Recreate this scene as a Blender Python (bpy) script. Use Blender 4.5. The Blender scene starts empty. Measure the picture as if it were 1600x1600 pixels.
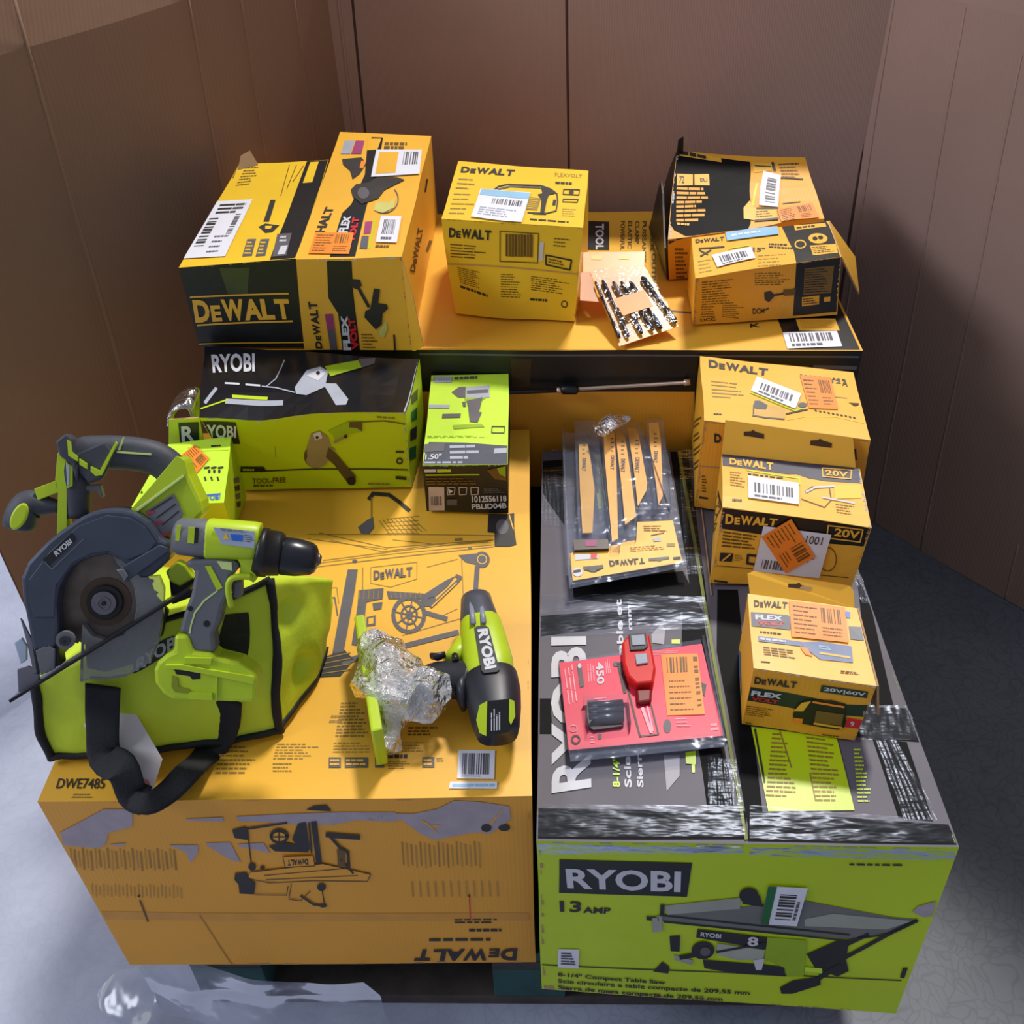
import bpy, bmesh, math, random
import numpy as np
from mathutils import Vector, Matrix, noise
sc = bpy.context.scene
COL = sc.collection
# ---------------------------------------------------------------- camera
FP = 1600.0; F = 1635.0; H = 1.49
_V = np.array([75, 1975, F]); _D = np.array([45, -(F*F+75*45)/1975, F])
_Y = _D/np.linalg.norm(_D); _Z = -_V/np.linalg.norm(_V); _X = np.cross(_Y, _Z)
MW = np.array([_X, _Y, _Z])                       # photo axes (right, down, forward) -> world
CAM = np.array([0, 0, H])
cd = bpy.data.cameras.new('camera'); cam = bpy.data.objects.new('camera', cd); COL.objects.link(cam)
cd.sensor_width = 36; cd.lens = 36*F/FP; cd.clip_start = .05
r_, u_, b_ = MW@np.array([1, 0, 0]), MW@np.array([0, -1, 0]), MW@np.array([0, 0, -1])
cam.matrix_world = Matrix(((r_[0], u_[0], b_[0], 0), (r_[1], u_[1], b_[1], 0), (r_[2], u_[2], b_[2], H), (0, 0, 0, 1)))
sc.camera = cam
# ---------------------------------------------------------------- world, lights, exposure
w = bpy.data.worlds.new('warehouse_air'); sc.world = w; w.use_nodes = True
bg = w.node_tree.nodes['Background']; bg.inputs[0].default_value = (.76, .82, 1.0, 1); bg.inputs[1].default_value = .36
def area(name, loc, target, size, sizey, power, color):
    l = bpy.data.lights.new(name, 'AREA'); l.shape = 'RECTANGLE'; l.size = size; l.size_y = sizey; l.energy = power; l.color = color
    o = bpy.data.objects.new(name, l); COL.objects.link(o); o.location = loc
    o.rotation_euler = (Vector(target)-Vector(loc)).to_track_quat('-Z', 'Y').to_euler(); return o
area('high_bay_lamp', (1.3, 4.6, 6.2), (0, 1.1, .5), .9, .5, 430, (1, .95, .88))
area('left_fill_light', (-5.0, .3, 4.2), (.6, 1.5, .7), 3.2, 1.2, 180, (.86, .9, 1))  # added unseen fill from the left to brighten the right wall
sc.view_settings.view_transform = 'Standard'; sc.view_settings.look = 'None'
sc.view_settings.gamma = 1; sc.view_settings.use_curve_mapping = False; sc.view_settings.exposure = 0.0
# ---------------------------------------------------------------- pixel <-> place helpers
def ray(x, y): return MW@np.array([x-800., y-800., F])
def onz(x, y, z):
    r = ray(x, y); return CAM+r*(z-H)/r[2]
def onplane(x, y, p0, n):
    r = ray(x, y); return CAM+r*(np.dot(np.array(p0)-CAM, n)/np.dot(r, n))
def above(p, x, y):
    """height above floor point p whose picture position is nearest to (x, y)"""
    r = ray(x, y); r = r/np.linalg.norm(r)
    # closest point of vertical line through p to the ray
    d = np.array([0, 0, 1.]); w0 = np.array(p)-CAM; b = d@r; k = 1-b*b
    s = (b*(r@w0)-(d@w0))/k
    return p[2]+s
def crop(x0, y0, s): return lambda *a: [(x0+a[i]/s, y0+a[i+1]/s) for i in range(0, len(a), 2)]
c1 = crop(260, 190, 3.636); c2 = crop(670, 230, 4.); c3 = crop(1000, 200, 4.324); c4 = crop(250, 520, 2.807)
cs = crop(0, 660, 5.); cbag = crop(0, 900, 2.963); cdr = crop(220, 780, 4.85); cim = crop(480, 750, 3.2)
cfr = crop(40, 1180, 2.); cbl = crop(820, 640, 5.); cmw = crop(820, 930, 4.); cd2 = crop(1060, 540, 4.103)
cbt = crop(1120, 880, 3.479); cgf = crop(820, 1280, 2.2857); px = crop(0, 0, 1.)
# ---------------------------------------------------------------- materials
MATS = {}
def lin(c): return tuple(((v/255)/12.92 if v/255 <= .04045 else ((v/255+.055)/1.055)**2.4) for v in c)
def mat(name, rgb=(), rough=.55, metal=0, var=.08, scale=30, bump=.0, bscale=200, spec=.5, coat=0, wave=None):
    if name in MATS: return MATS[name]
    m = bpy.data.materials.new(name); m.use_nodes = True; nt = m.node_tree; p = nt.nodes['Principled BSDF']
    L = lin(rgb)
    tc = nt.nodes.new('ShaderNodeTexCoord'); nz = nt.nodes.new('ShaderNodeTexNoise'); nz.inputs['Scale'].default_value = scale
    nz.inputs['Detail'].default_value = 5
    nt.links.new(tc.outputs['Object'], nz.inputs['Vector'])
    rp = nt.nodes.new('ShaderNodeValToRGB'); rp.color_ramp.elements[0].position = .3; rp.color_ramp.elements[1].position = .7
    rp.color_ramp.elements[0].color = tuple(v*(1-var) for v in L)+(1,); rp.color_ramp.elements[1].color = tuple(min(1, v*(1+var)) for v in L)+(1,)
    nt.links.new(nz.outputs['Fac'], rp.inputs['Fac']); nt.links.new(rp.outputs['Color'], p.inputs['Base Color'])
    p.inputs['Roughness'].default_value = rough; p.inputs['Metallic'].default_value = metal
    p.inputs['Specular IOR Level'].default_value = spec; p.inputs['Coat Weight'].default_value = coat
    if bump or wave:
        n2 = nt.nodes.new('ShaderNodeTexNoise'); n2.inputs['Scale'].default_value = bscale; n2.inputs['Detail'].default_value = 4
        nt.links.new(tc.outputs['Object'], n2.inputs['Vector']); h = n2.outputs['Fac']
        if wave:
            wv = nt.nodes.new('ShaderNodeTexWave'); wv.inputs['Scale'].default_value = wave; wv.inputs['Distortion'].default_value = .6
            wv.bands_direction = 'X'
            nt.links.new(tc.outputs['Object'], wv.inputs['Vector'])
            mx = nt.nodes.new('ShaderNodeMath'); mx.operation = 'MULTIPLY_ADD'; mx.inputs[1].default_value = .35
            nt.links.new(wv.outputs['Fac'], mx.inputs[0]); nt.links.new(n2.outputs['Fac'], mx.inputs[2]); h = mx.outputs[0]
        bp = nt.nodes.new('ShaderNodeBump'); bp.inputs['Strength'].default_value = bump or .2; bp.inputs['Distance'].default_value = .002
        nt.links.new(h, bp.inputs['Height']); nt.links.new(bp.outputs['Normal'], p.inputs['Normal'])
    MATS[name] = m; return m
def film(name, rgb, clear=.8, rough=.12, bscale=60, bump=.6, metal=0, ior=1.4, det=3, stretch=None, tint=(1, 1, 1)):
    """clear plastic: see-through body with a glossy crinkled skin"""
    if name in MATS: return MATS[name]
    m = bpy.data.materials.new(name); m.use_nodes = True; nt = m.node_tree; nt.nodes.remove(nt.nodes['Principled BSDF'])
    out = nt.nodes['Material Output']
    tr = nt.nodes.new('ShaderNodeBsdfTransparent'); tr.inputs[0].default_value = (.97, .98, 1, 1)
    p = nt.nodes.new('ShaderNodeBsdfPrincipled'); p.inputs['Base Color'].default_value = lin(rgb)+(1,); p.inputs['Roughness'].default_value = rough
    p.inputs['Specular IOR Level'].default_value = .8
    tc = nt.nodes.new('ShaderNodeTexCoord'); nz = nt.nodes.new('ShaderNodeTexNoise'); nz.inputs['Scale'].default_value = bscale; nz.inputs['Detail'].default_value = det
    mp = nt.nodes.new('ShaderNodeMapping'); mp.inputs['Scale'].default_value = stretch or (1, 1, 1)
    nt.links.new(tc.outputs['Object'], mp.inputs['Vector']); nt.links.new(mp.outputs[0], nz.inputs['Vector'])
    bp = nt.nodes.new('ShaderNodeBump'); bp.inputs['Strength'].default_value = bump; bp.inputs['Distance'].default_value = .01
    nt.links.new(nz.outputs['Fac'], bp.inputs['Height']); nt.links.new(bp.outputs['Normal'], p.inputs['Normal'])
    gl = nt.nodes.new('ShaderNodeBsdfGlossy'); gl.inputs['Roughness'].default_value = rough; gl.inputs['Color'].default_value = tuple(tint)+(1,); nt.links.new(bp.outputs['Normal'], gl.inputs['Normal'])
    m1 = nt.nodes.new('ShaderNodeMixShader'); m1.inputs[0].default_value = 1-clear
    nt.links.new(tr.outputs[0], m1.inputs[1]); nt.links.new(p.outputs[0], m1.inputs[2])
    fr = nt.nodes.new('ShaderNodeFresnel'); fr.inputs[0].default_value = ior; nt.links.new(bp.outputs['Normal'], fr.inputs['Normal'])
    m2 = nt.nodes.new('ShaderNodeMixShader'); nt.links.new(fr.outputs[0], m2.inputs[0]); nt.links.new(m1.outputs[0], m2.inputs[1]); nt.links.new(gl.outputs[0], m2.inputs[2])
    nt.links.new(m2.outputs[0], out.inputs[0]); MATS[name] = m; return m
YEL = mat('yellow_print_card', (240, 180, 54), .42, var=.05, scale=8, bump=.05, bscale=90)
YBR = mat('bright_yellow_card', (240, 196, 44), .4, var=.04, scale=8, bump=.05, bscale=90)
YOR = mat('amber_print_card', (234, 164, 44), .5, var=.05, scale=6, bump=.1, bscale=60, wave=60)
BLK = mat('black_print', (22, 22, 24), .4, var=.2, bump=.05)
INK = mat('dark_ink', (44, 40, 38), .5, var=.2)
INKO = mat('brown_ink', (110, 78, 20), .5, var=.2)
INKL = mat('faded_ink', (150, 118, 52), .5, var=.2)
GRY = mat('grey_ink', (92, 88, 92), .5, var=.1)
GRYT = mat('grey_brown_print', (98, 94, 104), .55, var=.08, scale=12, bump=.08, bscale=60, spec=.35)
BLKM = mat('dull_black_print_and_shadow', (10, 10, 13), .65, var=.2, spec=.15)
WHT = mat('white_paper', (226, 226, 236), .5, var=.03)
WHP = mat('white_ink', (205, 205, 212), .5, var=.04)
ORG = mat('orange_sticker_paper', (250, 140, 40), .45, var=.05)
RED = mat('red_ink', (214, 32, 42), .45, var=.05)
BLU = mat('pale_blue_paper', (150, 195, 225), .4, var=.05)
LIM = mat('lime_print_card', (190, 214, 20), .4, var=.05, scale=8, bump=.06, bscale=60)
LIML = mat('light_lime_card', (200, 238, 60), .42, var=.04)
GRN = mat('green_ink', (20, 100, 50), .45)
SIL = mat('silver_ink', (168, 172, 184), .45, var=.08)
TAN = mat('raw_cardboard', (176, 142, 104), .8, var=.1, scale=14, bump=.1)
TORN = mat('torn_paper_layer', (172, 160, 168), .8, var=.08, scale=40, bump=.15)
# ---------------------------------------------------------------- mesh builder
class MB:
    def __init__(s): s.v = []; s.f = []; s.m = []; s.mats = []; s.smooth = []
    def mi(s, m):
        if m not in s.mats: s.mats.append(m)
        return s.mats.index(m)
    def add(s, vs, fs, m, smooth=False):
        o = len(s.v); k = s.mi(m); s.v += [tuple(map(float, p)) for p in vs]
        for f in fs: s.f.append(tuple(o+i for i in f)); s.m.append(k); s.smooth.append(smooth)
    def build(s, name, parent=None, bevel=0, sub=0, warp=None, solid=0):
        me = bpy.data.meshes.new(name)
        vs = [tuple(warp(p)) for p in s.v] if warp else s.v
        me.from_pydata(vs, [], s.f)
        for m in s.mats: me.materials.append(m)
        me.polygons.foreach_set('material_index', s.m); me.polygons.foreach_set('use_smooth', s.smooth)
        me.update(); o = bpy.data.objects.new(name, me); COL.objects.link(o)
        if parent is not None: o.parent = parent; o.matrix_parent_inverse = Matrix.Translation(parent.location).inverted()
        if solid: md = o.modifiers.new('solid', 'SOLIDIFY'); md.thickness = solid; md.offset = 0
        if bevel: md = o.modifiers.new('bevel', 'BEVEL'); md.width = bevel; md.segments = 2; md.limit_method = 'ANGLE'; md.angle_limit = math.radians(35)
        if sub: md = o.modifiers.new('sub', 'SUBSURF'); md.levels = sub; md.render_levels = sub
        return o
def tag(o, label, cat, group=None):
    o['label'] = label; o['category'] = cat
    if group: o['group'] = group
    return o
def thing(name, label, cat, loc, group=None):
    o = bpy.data.objects.new(name, None); COL.objects.link(o); o.location = tuple(map(float, loc)); o.empty_display_size = .05
    bpy.context.view_layer.update()
    return tag(o, label, cat, group)
def make_warp(amp, freq, seed, dents=()):
    def wf(p):
        p = Vector(p); q = p+noise.noise_vector(p*freq+Vector((seed*7.3, seed*1.7, 0)))*amp
        for (c, r, d) in dents:
            k = math.exp(-((p-Vector(c)).length/r)**2); q = q+Vector(d)*k
        return q
    return wf
# ---------------------------------------------------------------- glyphs
_G = {}
def glyph(body, bold=.02):
    key = (body, bold)
    if key in _G: return _G[key]
    cu = bpy.data.curves.new('t', 'FONT'); cu.body = body; cu.offset = bold; cu.resolution_u = 3
    ob = bpy.data.objects.new('t', cu); COL.objects.link(ob); bpy.context.view_layer.update()
    me = ob.evaluated_get(bpy.context.evaluated_depsgraph_get()).to_mesh()
    vs = np.array([v.co[:2] for v in me.vertices]); fs = [tuple(p.vertices) for p in me.polygons]
    ob.to_mesh_clear() if False else None
    bpy.data.objects.remove(ob); bpy.data.curves.remove(cu)
    _G[key] = (vs, fs); return _G[key]
def norm01(vs):
    a = vs.min(0); b = vs.max(0); return (vs-a)/(b-a)
def word(body, bold=.02):
    vs, fs = glyph(body, bold); return norm01(vs), fs
def yellow_logo():
    """capital D, small capital E, then WALT"""
    V = []; Fs = []; x = 0; off = 0
    for ch, wd, h in (('D', .78, 1), ('E', .5, .74), ('W', 1.1, 1), ('A', .9, 1), ('L', .62, 1), ('T', .74, 1)):
        vs, fs = glyph(ch, .045); v = norm01(vs)*np.array([wd, h])+np.array([x, 0]); x += wd+(.07 if ch not in 'WA' else -.02)
        V.append(v); Fs += [tuple(i+off for i in f) for f in fs]; off += len(v)
    return norm01(np.vstack(V)), Fs
# ---------------------------------------------------------------- printable face
def tri2d(pts, maxlen=22):
    bm = bmesh.new(); vs = [bm.verts.new((p[0], p[1], 0)) for p in pts]
    try: bm.faces.new(vs)
    except Exception: pass
    bmesh.ops.triangulate(bm, faces=bm.faces[:])
    for _ in range(5):
        es = [e for e in bm.edges if e.calc_length() > maxlen]
        if not es: break
        bmesh.ops.subdivide_edges(bm, edges=es, cuts=1); bmesh.ops.triangulate(bm, faces=bm.faces[:])
    bm.verts.index_update(); V = [(v.co.x, v.co.y) for v in bm.verts]; Fs = [tuple(v.index for v in f.verts) for f in bm.faces]; bm.free()
    return V, Fs
class Face:
    """bilinear patch p00,p10,p11,p01; everything printed on it is placed by where it is seen on that patch"""
    def __init__(s, q, mb=None, base=0.0): s.q = [np.array(p, float) for p in q]; s.mb = mb; s.base = base
    def P(s, u, v):
        a, b, c, d = s.q; return a*(1-u)*(1-v)+b*u*(1-v)+c*u*v+d*(1-u)*v
    def D(s, u, v):
        a, b, c, d = s.q; return (b-a)*(1-v)+(c-d)*v, (d-a)*(1-u)+(c-b)*u
    def uv(s, x, y):
        r = ray(x, y); r = r/np.linalg.norm(r); u = v = .5; t = np.linalg.norm(s.P(.5, .5)-CAM)
        for _ in range(7):
            e = s.P(u, v)-CAM-r*t; du, dv = s.D(u, v)
            J = np.array([du, dv, -r]).T
            try: k = np.linalg.solve(J, -e)
            except Exception: break
            u += k[0]; v += k[1]; t += k[2]
        return u, v
    def at(s, u, v, off):
        du, dv = s.D(u, v); n = np.cross(du, dv); n /= np.linalg.norm(n); return s.P(u, v)+n*off
    def put(s, V, Fs, m, layer=1, mb=None):
        mb = mb or s.mb; P3 = []
        for (x, y) in V:
            u, v = s.uv(x, y)
            if s.base == 0: u = min(max(u, .004), .996); v = min(max(v, .004), .996)
            P3.append(s.at(u, v, s.base+.0004*layer))
        # orient outward
        n = np.cross(*s.D(.5, .5)); out = []
        for f in Fs:
            a, b, c = P3[f[0]], P3[f[1]], P3[f[2]]
            out.append(f if np.dot(np.cross(b-a, c-a), n) >= 0 else tuple(reversed(f)))
        mb.add(P3, out, m)
    def poly(s, pts, m, layer=1, mb=None): V, Fs = tri2d(pts); s.put(V, Fs, m, layer, mb)
    def line(s, pts, wd, m, layer=1, mb=None):
        for (a, b) in zip(pts[:-1], pts[1:]):
            dx, dy = b[0]-a[0], b[1]-a[1]; l = math.hypot(dx, dy) or 1; nx, ny = -dy/l*wd/2, dx/l*wd/2; ex, ey = dx/l*wd*.25, dy/l*wd*.25
            s.poly([(a[0]+nx-ex, a[1]+ny-ey), (b[0]+nx+ex, b[1]+ny+ey), (b[0]-nx+ex, b[1]-ny+ey), (a[0]-nx-ex, a[1]-ny-ey)], m, layer, mb)
    def ell(s, c, rx, ry, m, layer=1, n=20, rot=0, mb=None):
        cr, sr = math.cos(rot), math.sin(rot)
        s.poly([(c[0]+rx*math.cos(t)*cr-ry*math.sin(t)*sr, c[1]+rx*math.cos(t)*sr+ry*math.sin(t)*cr) for t in [2*math.pi*i/n for i in range(n)]], m, layer, mb)
    def ring(s, c, rx, ry, wd, m, layer=1, mb=None, a0=0, a1=360, n=22):
        s.line([(c[0]+rx*math.cos(math.radians(a0+(a1-a0)*i/n)), c[1]+ry*math.sin(math.radians(a0+(a1-a0)*i/n))) for i in range(n+1)], wd, m, layer, mb)
    def text(s, body, q, m, layer=2, bold=.02, mb=None, logo=False):
        V, Fs = yellow_logo() if logo else word(body, bold)
        tl, tr, br, bl = [np.array(p) for p in q]
        W = [tuple(bl*(1-a)*(1-b)+br*a*(1-b)+tr*a*b+tl*(1-a)*b) for a, b in V]; s.put(W, Fs, m, layer, mb)
    def lines(s, q, n, m, layer=1, fill=.55, seed=1, mb=None, minw=.05, maxw=.2, vert=False):
        """rows of unreadably small print"""
        rnd = random.Random(seed); tl, tr, br, bl = [np.array(p) for p in q]
        if vert: tl, tr, br, bl = bl, tl, tr, br
        for i in range(n):
            v0 = (i+(1-fill)/2)/n; v1 = (i+(1+fill)/2)/n; u = 0; end = rnd.uniform(.6, 1)
            while u < end:
                w = min(rnd.uniform(minw, maxw), end-u)
                V = [tl*(1-a)*(1-b)+tr*a*(1-b)+br*a*b+bl*(1-a)*b for a, b in ((u, v0), (u+w, v0), (u+w, v1), (u, v1))]
                s.put([tuple(p) for p in V], [(0, 1, 2, 3)], m, layer, mb); u += w+.03
    def bars(s, q, m, layer=2, seed=1, n=26, mb=None):
        rnd = random.Random(seed); tl, tr, br, bl = [np.array(p) for p in q]; u = 0
        while u < 1:
            w = rnd.choice((.6, 1, 1.6))/n
            V = [tl*(1-a)*(1-b)+tr*a*(1-b)+br*a*b+bl*(1-a)*b for a, b in ((u, 0), (min(u+w, 1), 0), (min(u+w, 1), 1), (u, 1))]
            s.put([tuple(p) for p in V], [(0, 1, 2, 3)], m, layer, mb); u += w+rnd.choice((.6, 1, 1.6))/n
    def sticker(s, parent, name, q, m, layer=3, label=None, warp=None, fn=None):
        mb = MB(); s.poly(q, m, layer, mb)
        if fn: fn(s, mb, layer+1)
        o = mb.build(name, parent, warp=warp)
        if label: o['label'] = label
        return o
def inset(q, l, t, r, b):
    tl, tr, br, bl = [np.array(p, float) for p in q]
    P = lambda a, c: tuple(tl*(1-a)*(1-c)+tr*a*(1-c)+br*a*c+bl*(1-a)*c)
    return [P(l, t), P(r, t), P(r, b), P(l, b)]
class Box:
    def __init__(s, name, label, cat, z0, tfl, tfr, tbr, tbl, bfl, bfr, m, zt=None, warp=(.002, 9, 1), dents=(), cell=.022,
                 face_mats=None, group=None, bevel=.0022, corners=None, back_in=0):
        if corners is not None: c = [np.array(p, float) for p in corners]
        else:
            b0, b1 = onz(*bfl, z0), onz(*bfr, z0)
            za, zb = above(b0, *tfl), above(b1, *tfr)
            if zt is None: zt = (za+zb)/2
            t = [onz(*p, zt) for p in (tfl, tfr, tbr, tbl)]
            b2, b3 = t[2].copy(), t[3].copy(); b2[2] = z0; b3[2] = z0
            c = [b0, b1, b2, b3]+t
            print('BOX', name, 'z0 %.3f zt %.3f (%.3f %.3f)' % (z0, zt, za, zb), 'w %.3f d %.3f' % (np.linalg.norm(t[1]-t[0]), np.linalg.norm(t[3]-t[0])), 'front y %.3f back y %.3f x %.3f..%.3f' % (t[0][1], t[3][1], t[0][0], t[1][0]))
        s.c = c; s.zt = zt; s.mb = MB(); w0 = make_warp(*warp, dents=dents); zf = min(p[2] for p in c)+.0025
        def wf(p):
            q = w0(p)
            if q[2] < zf: q = Vector((q[0], q[1], zf))
            return q
        s.warp = wf
        e = lambda i, j: np.linalg.norm(c[i]-c[j])
        nx = max(2, int(max(e(0, 1), e(4, 5))/cell)); ny = max(2, int(max(e(1, 2), e(5, 6))/cell)); nz = max(2, int(max(e(0, 4), e(1, 5))/cell))
        idx = {}; vs = []
        def vid(i, j, k):
            if (i, j, k) not in idx:
                a, b, g = i/nx, j/ny, k/nz
                bo = c[0]*(1-a)*(1-b)+c[1]*a*(1-b)+c[2]*a*b+c[3]*(1-a)*b; to = c[4]*(1-a)*(1-b)+c[5]*a*(1-b)+c[6]*a*b+c[7]*(1-a)*b
                idx[(i, j, k)] = len(vs); vs.append(bo*(1-g)+to*g)
            return idx[(i, j, k)]
        fm = face_mats or {}; fl = []
        for i in range(nx):
            for j in range(ny):
                fl.append(((vid(i, j, nz), vid(i+1, j, nz), vid(i+1, j+1, nz), vid(i, j+1, nz)), fm.get('top', m)))
                fl.append(((vid(i, j+1, 0), vid(i+1, j+1, 0), vid(i+1, j, 0), vid(i, j, 0)), m))
            for k in range(nz):
                fl.append(((vid(i, 0, k), vid(i+1, 0, k), vid(i+1, 0, k+1), vid(i, 0, k+1)), fm.get('front', m)))
                fl.append(((vid(i+1, ny, k), vid(i, ny, k), vid(i, ny, k+1), vid(i+1, ny, k+1)), fm.get('back', m)))
        for j in range(ny):
            for k in range(nz):
                fl.append(((vid(nx, j, k), vid(nx, j+1, k), vid(nx, j+1, k+1), vid(nx, j, k+1)), fm.get('right', m)))
                fl.append(((vid(0, j+1, k), vid(0, j, k), vid(0, j, k+1), vid(0, j+1, k+1)), fm.get('left', m)))
        s.mb.v = [tuple(v) for v in vs]
        for f, mm in fl: s.mb.f.append(f); s.mb.m.append(s.mb.mi(mm)); s.mb.smooth.append(False)
        s.top = Face([c[4], c[5], c[6], c[7]], s.mb); s.front = Face([c[0], c[1], c[5], c[4]], s.mb)
        s.right = Face([c[1], c[2], c[6], c[5]], s.mb); s.left = Face([c[3], c[0], c[4], c[7]], s.mb)
        s.name = name; s.bevel = bevel
        s.root = thing(name, label, cat, (c[0]+c[1]+c[2]+c[3])/4, group)
    def done(s, part='carton'):
        s.body = s.mb.build(part, s.root, bevel=s.bevel, warp=s.warp); return s
    def edge(s, face, u0, v0, u1, v1, w=.004, m=None, seed=0):
        """worn, broken light line where a fold has rubbed"""
        f = getattr(s, face); rnd = random.Random(seed); n = 26; m = m or TAN
        du = np.array([u1-u0, v1-v0]); L = np.linalg.norm(f.P(u1, v1)-f.P(u0, v0))
        D1, D2 = f.D(.5, .5); sx, sy = 1/np.linalg.norm(D1), 1/np.linalg.norm(D2)
        for i in range(n):
            if rnd.random() < .3: continue
            a, b = i/n, (i+rnd.uniform(.5, 1))/n; ww = w*rnd.uniform(.3, 1)
            if abs(du[0]) > abs(du[1]):
                q = [(u0+du[0]*a, v0+du[1]*a), (u0+du[0]*b, v0+du[1]*b), (u0+du[0]*b, v0+du[1]*b+(ww*sy if v0 < .5 else -ww*sy)), (u0+du[0]*a, v0+du[1]*a+(ww*sy if v0 < .5 else -ww*sy))]
            else:
                k = ww*sx if u0 < .5 else -ww*sx
                q = [(u0+du[0]*a, v0+du[1]*a), (u0+du[0]*b, v0+du[1]*b), (u0+du[0]*b+k, v0+du[1]*b), (u0+du[0]*a+k, v0+du[1]*a)]
            P = [f.at(min(max(x, 0.006), .994), min(max(y, 0.006), .994), .0005) for x, y in q]
            n0 = np.cross(*f.D(.5, .5)); fc = (0, 1, 2, 3) if np.dot(np.cross(P[1]-P[0], P[2]-P[0]), n0) > 0 else (3, 2, 1, 0)
            s.mb.add(P, [fc], m)
def slab(q, t, m, name, parent, warp=None, n=6, fn=None, bevel=.0008):
    """thin cardboard panel with real thickness; q = 4 corners, front side = q0->q1 x q0->q3"""
    mb = MB(); f = Face(q, mb); nv = np.cross(*f.D(.5, .5)); nv /= np.linalg.norm(nv)
    for side, o in ((1, t/2), (-1, -t/2)):
        V = [f.P(i/n, j/n)+nv*o for j in range(n+1) for i in range(n+1)]
        Fs = [((j*(n+1)+i), (j*(n+1)+i+1), ((j+1)*(n+1)+i+1), ((j+1)*(n+1)+i)) for j in range(n) for i in range(n)]
        if side < 0: Fs = [tuple(reversed(x)) for x in Fs]
        mb.add(V, Fs, m)
    for (a, b) in (((0, 0), (1, 0)), ((1, 0), (1, 1)), ((1, 1), (0, 1)), ((0, 1), (0, 0))):
        for k in range(n):
            p = [f.P(a[0]+(b[0]-a[0])*x/n, a[1]+(b[1]-a[1])*x/n) for x in (k, k+1)]
            mb.add([p[0]-nv*t/2, p[1]-nv*t/2, p[1]+nv*t/2, p[0]+nv*t/2], [(0, 1, 2, 3)], TAN if m not in (BLK,) else m)
    f.base = t/2
    if fn: fn(f)
    return mb.build(name, parent, warp=warp), f
# lofted tube: P = list of 3D points, R = list of (ra, rb) half-sizes, up = reference for the rb direction
def loft(mb, P, R, m, up=(0, 0, 1), n=14, sq=2.0, caps=True, smooth=True):
    P = [np.array(p, float) for p in P]; rings = []; up = np.array(up, float)
    for i, p in enumerate(P):
        t = (P[min(i+1, len(P)-1)]-P[max(i-1, 0)]); t /= np.linalg.norm(t)
        a = np.cross(t, up); a /= np.linalg.norm(a); b = np.cross(a, t)
        r = R[i] if isinstance(R[i], tuple) else (R[i], R[i]); ring = []
        for k in range(n):
            th = 2*math.pi*k/n; c_, s_ = math.cos(th), math.sin(th)
            ring.append(p+a*r[0]*math.copysign(abs(c_)**(2/sq), c_)+b*r[1]*math.copysign(abs(s_)**(2/sq), s_))
        rings.append(ring)
    V = [q for r in rings for q in r]; Fs = []
    for i in range(len(P)-1):
        for k in range(n): Fs.append((i*n+k, i*n+(k+1) % n, (i+1)*n+(k+1) % n, (i+1)*n+k))
    if caps: Fs.append(tuple(range(n-1, -1, -1))); Fs.append(tuple((len(P)-1)*n+k for k in range(n)))
    mb.add(V, Fs, m, smooth)
def resample(pts, n, closed=False):
    pts = [np.array(p, float) for p in pts]; out = []
    N = len(pts)
    for i in range(n):
        t = i/(n-1)*(N-1); k = min(int(t), N-2); a = t-k
        p0, p1, p2, p3 = pts[max(k-1, 0)], pts[k], pts[k+1], pts[min(k+2, N-1)]
        out.append(.5*((2*p1)+(-p0+p2)*a+(2*p0-5*p1+4*p2-p3)*a*a+(-p0+3*p1-3*p2+p3)*a**3))
    return out
class Plane:
    """a real plane at p0 with normal n: outlines seen on it become points on it, extruded along the normal"""
    def __init__(s, p0, n): s.p = np.array(p0, float); s.n = np.array(n, float); s.n /= np.linalg.norm(s.n)
    def at(s, x, y, off=0): return onplane(x, y, s.p, s.n)+s.n*off
    def prism(s, mb, pts, o0, o1, m, smooth=False):
        bm = bmesh.new(); P = [s.at(x, y) for x, y in pts]
        # orientation
        A = sum((np.cross(P[i]-P[0], P[(i+1) % len(P)]-P[0]) for i in range(len(P))), np.zeros(3))
        if A@s.n < 0: P = P[::-1]
        n = len(P); V = [p+s.n*o0 for p in P]+[p+s.n*o1 for p in P]
        Fs = [tuple(range(n-1, -1, -1)), tuple(range(n, 2*n))]+[(i, (i+1) % n, n+(i+1) % n, n+i) for i in range(n)]
        mb.add(V, Fs, m, smooth)
    def disc(s, c, r, n=40, a0=0, a1=2*math.pi):
        pass
def circ(c, rx, ry=None, n=32, a0=0, a1=360):
    ry = ry or rx; return [(c[0]+rx*math.cos(math.radians(a0+(a1-a0)*i/n)), c[1]+ry*math.sin(math.radians(a0+(a1-a0)*i/n))) for i in range(n if a1-a0 == 360 else n+1)]
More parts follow.
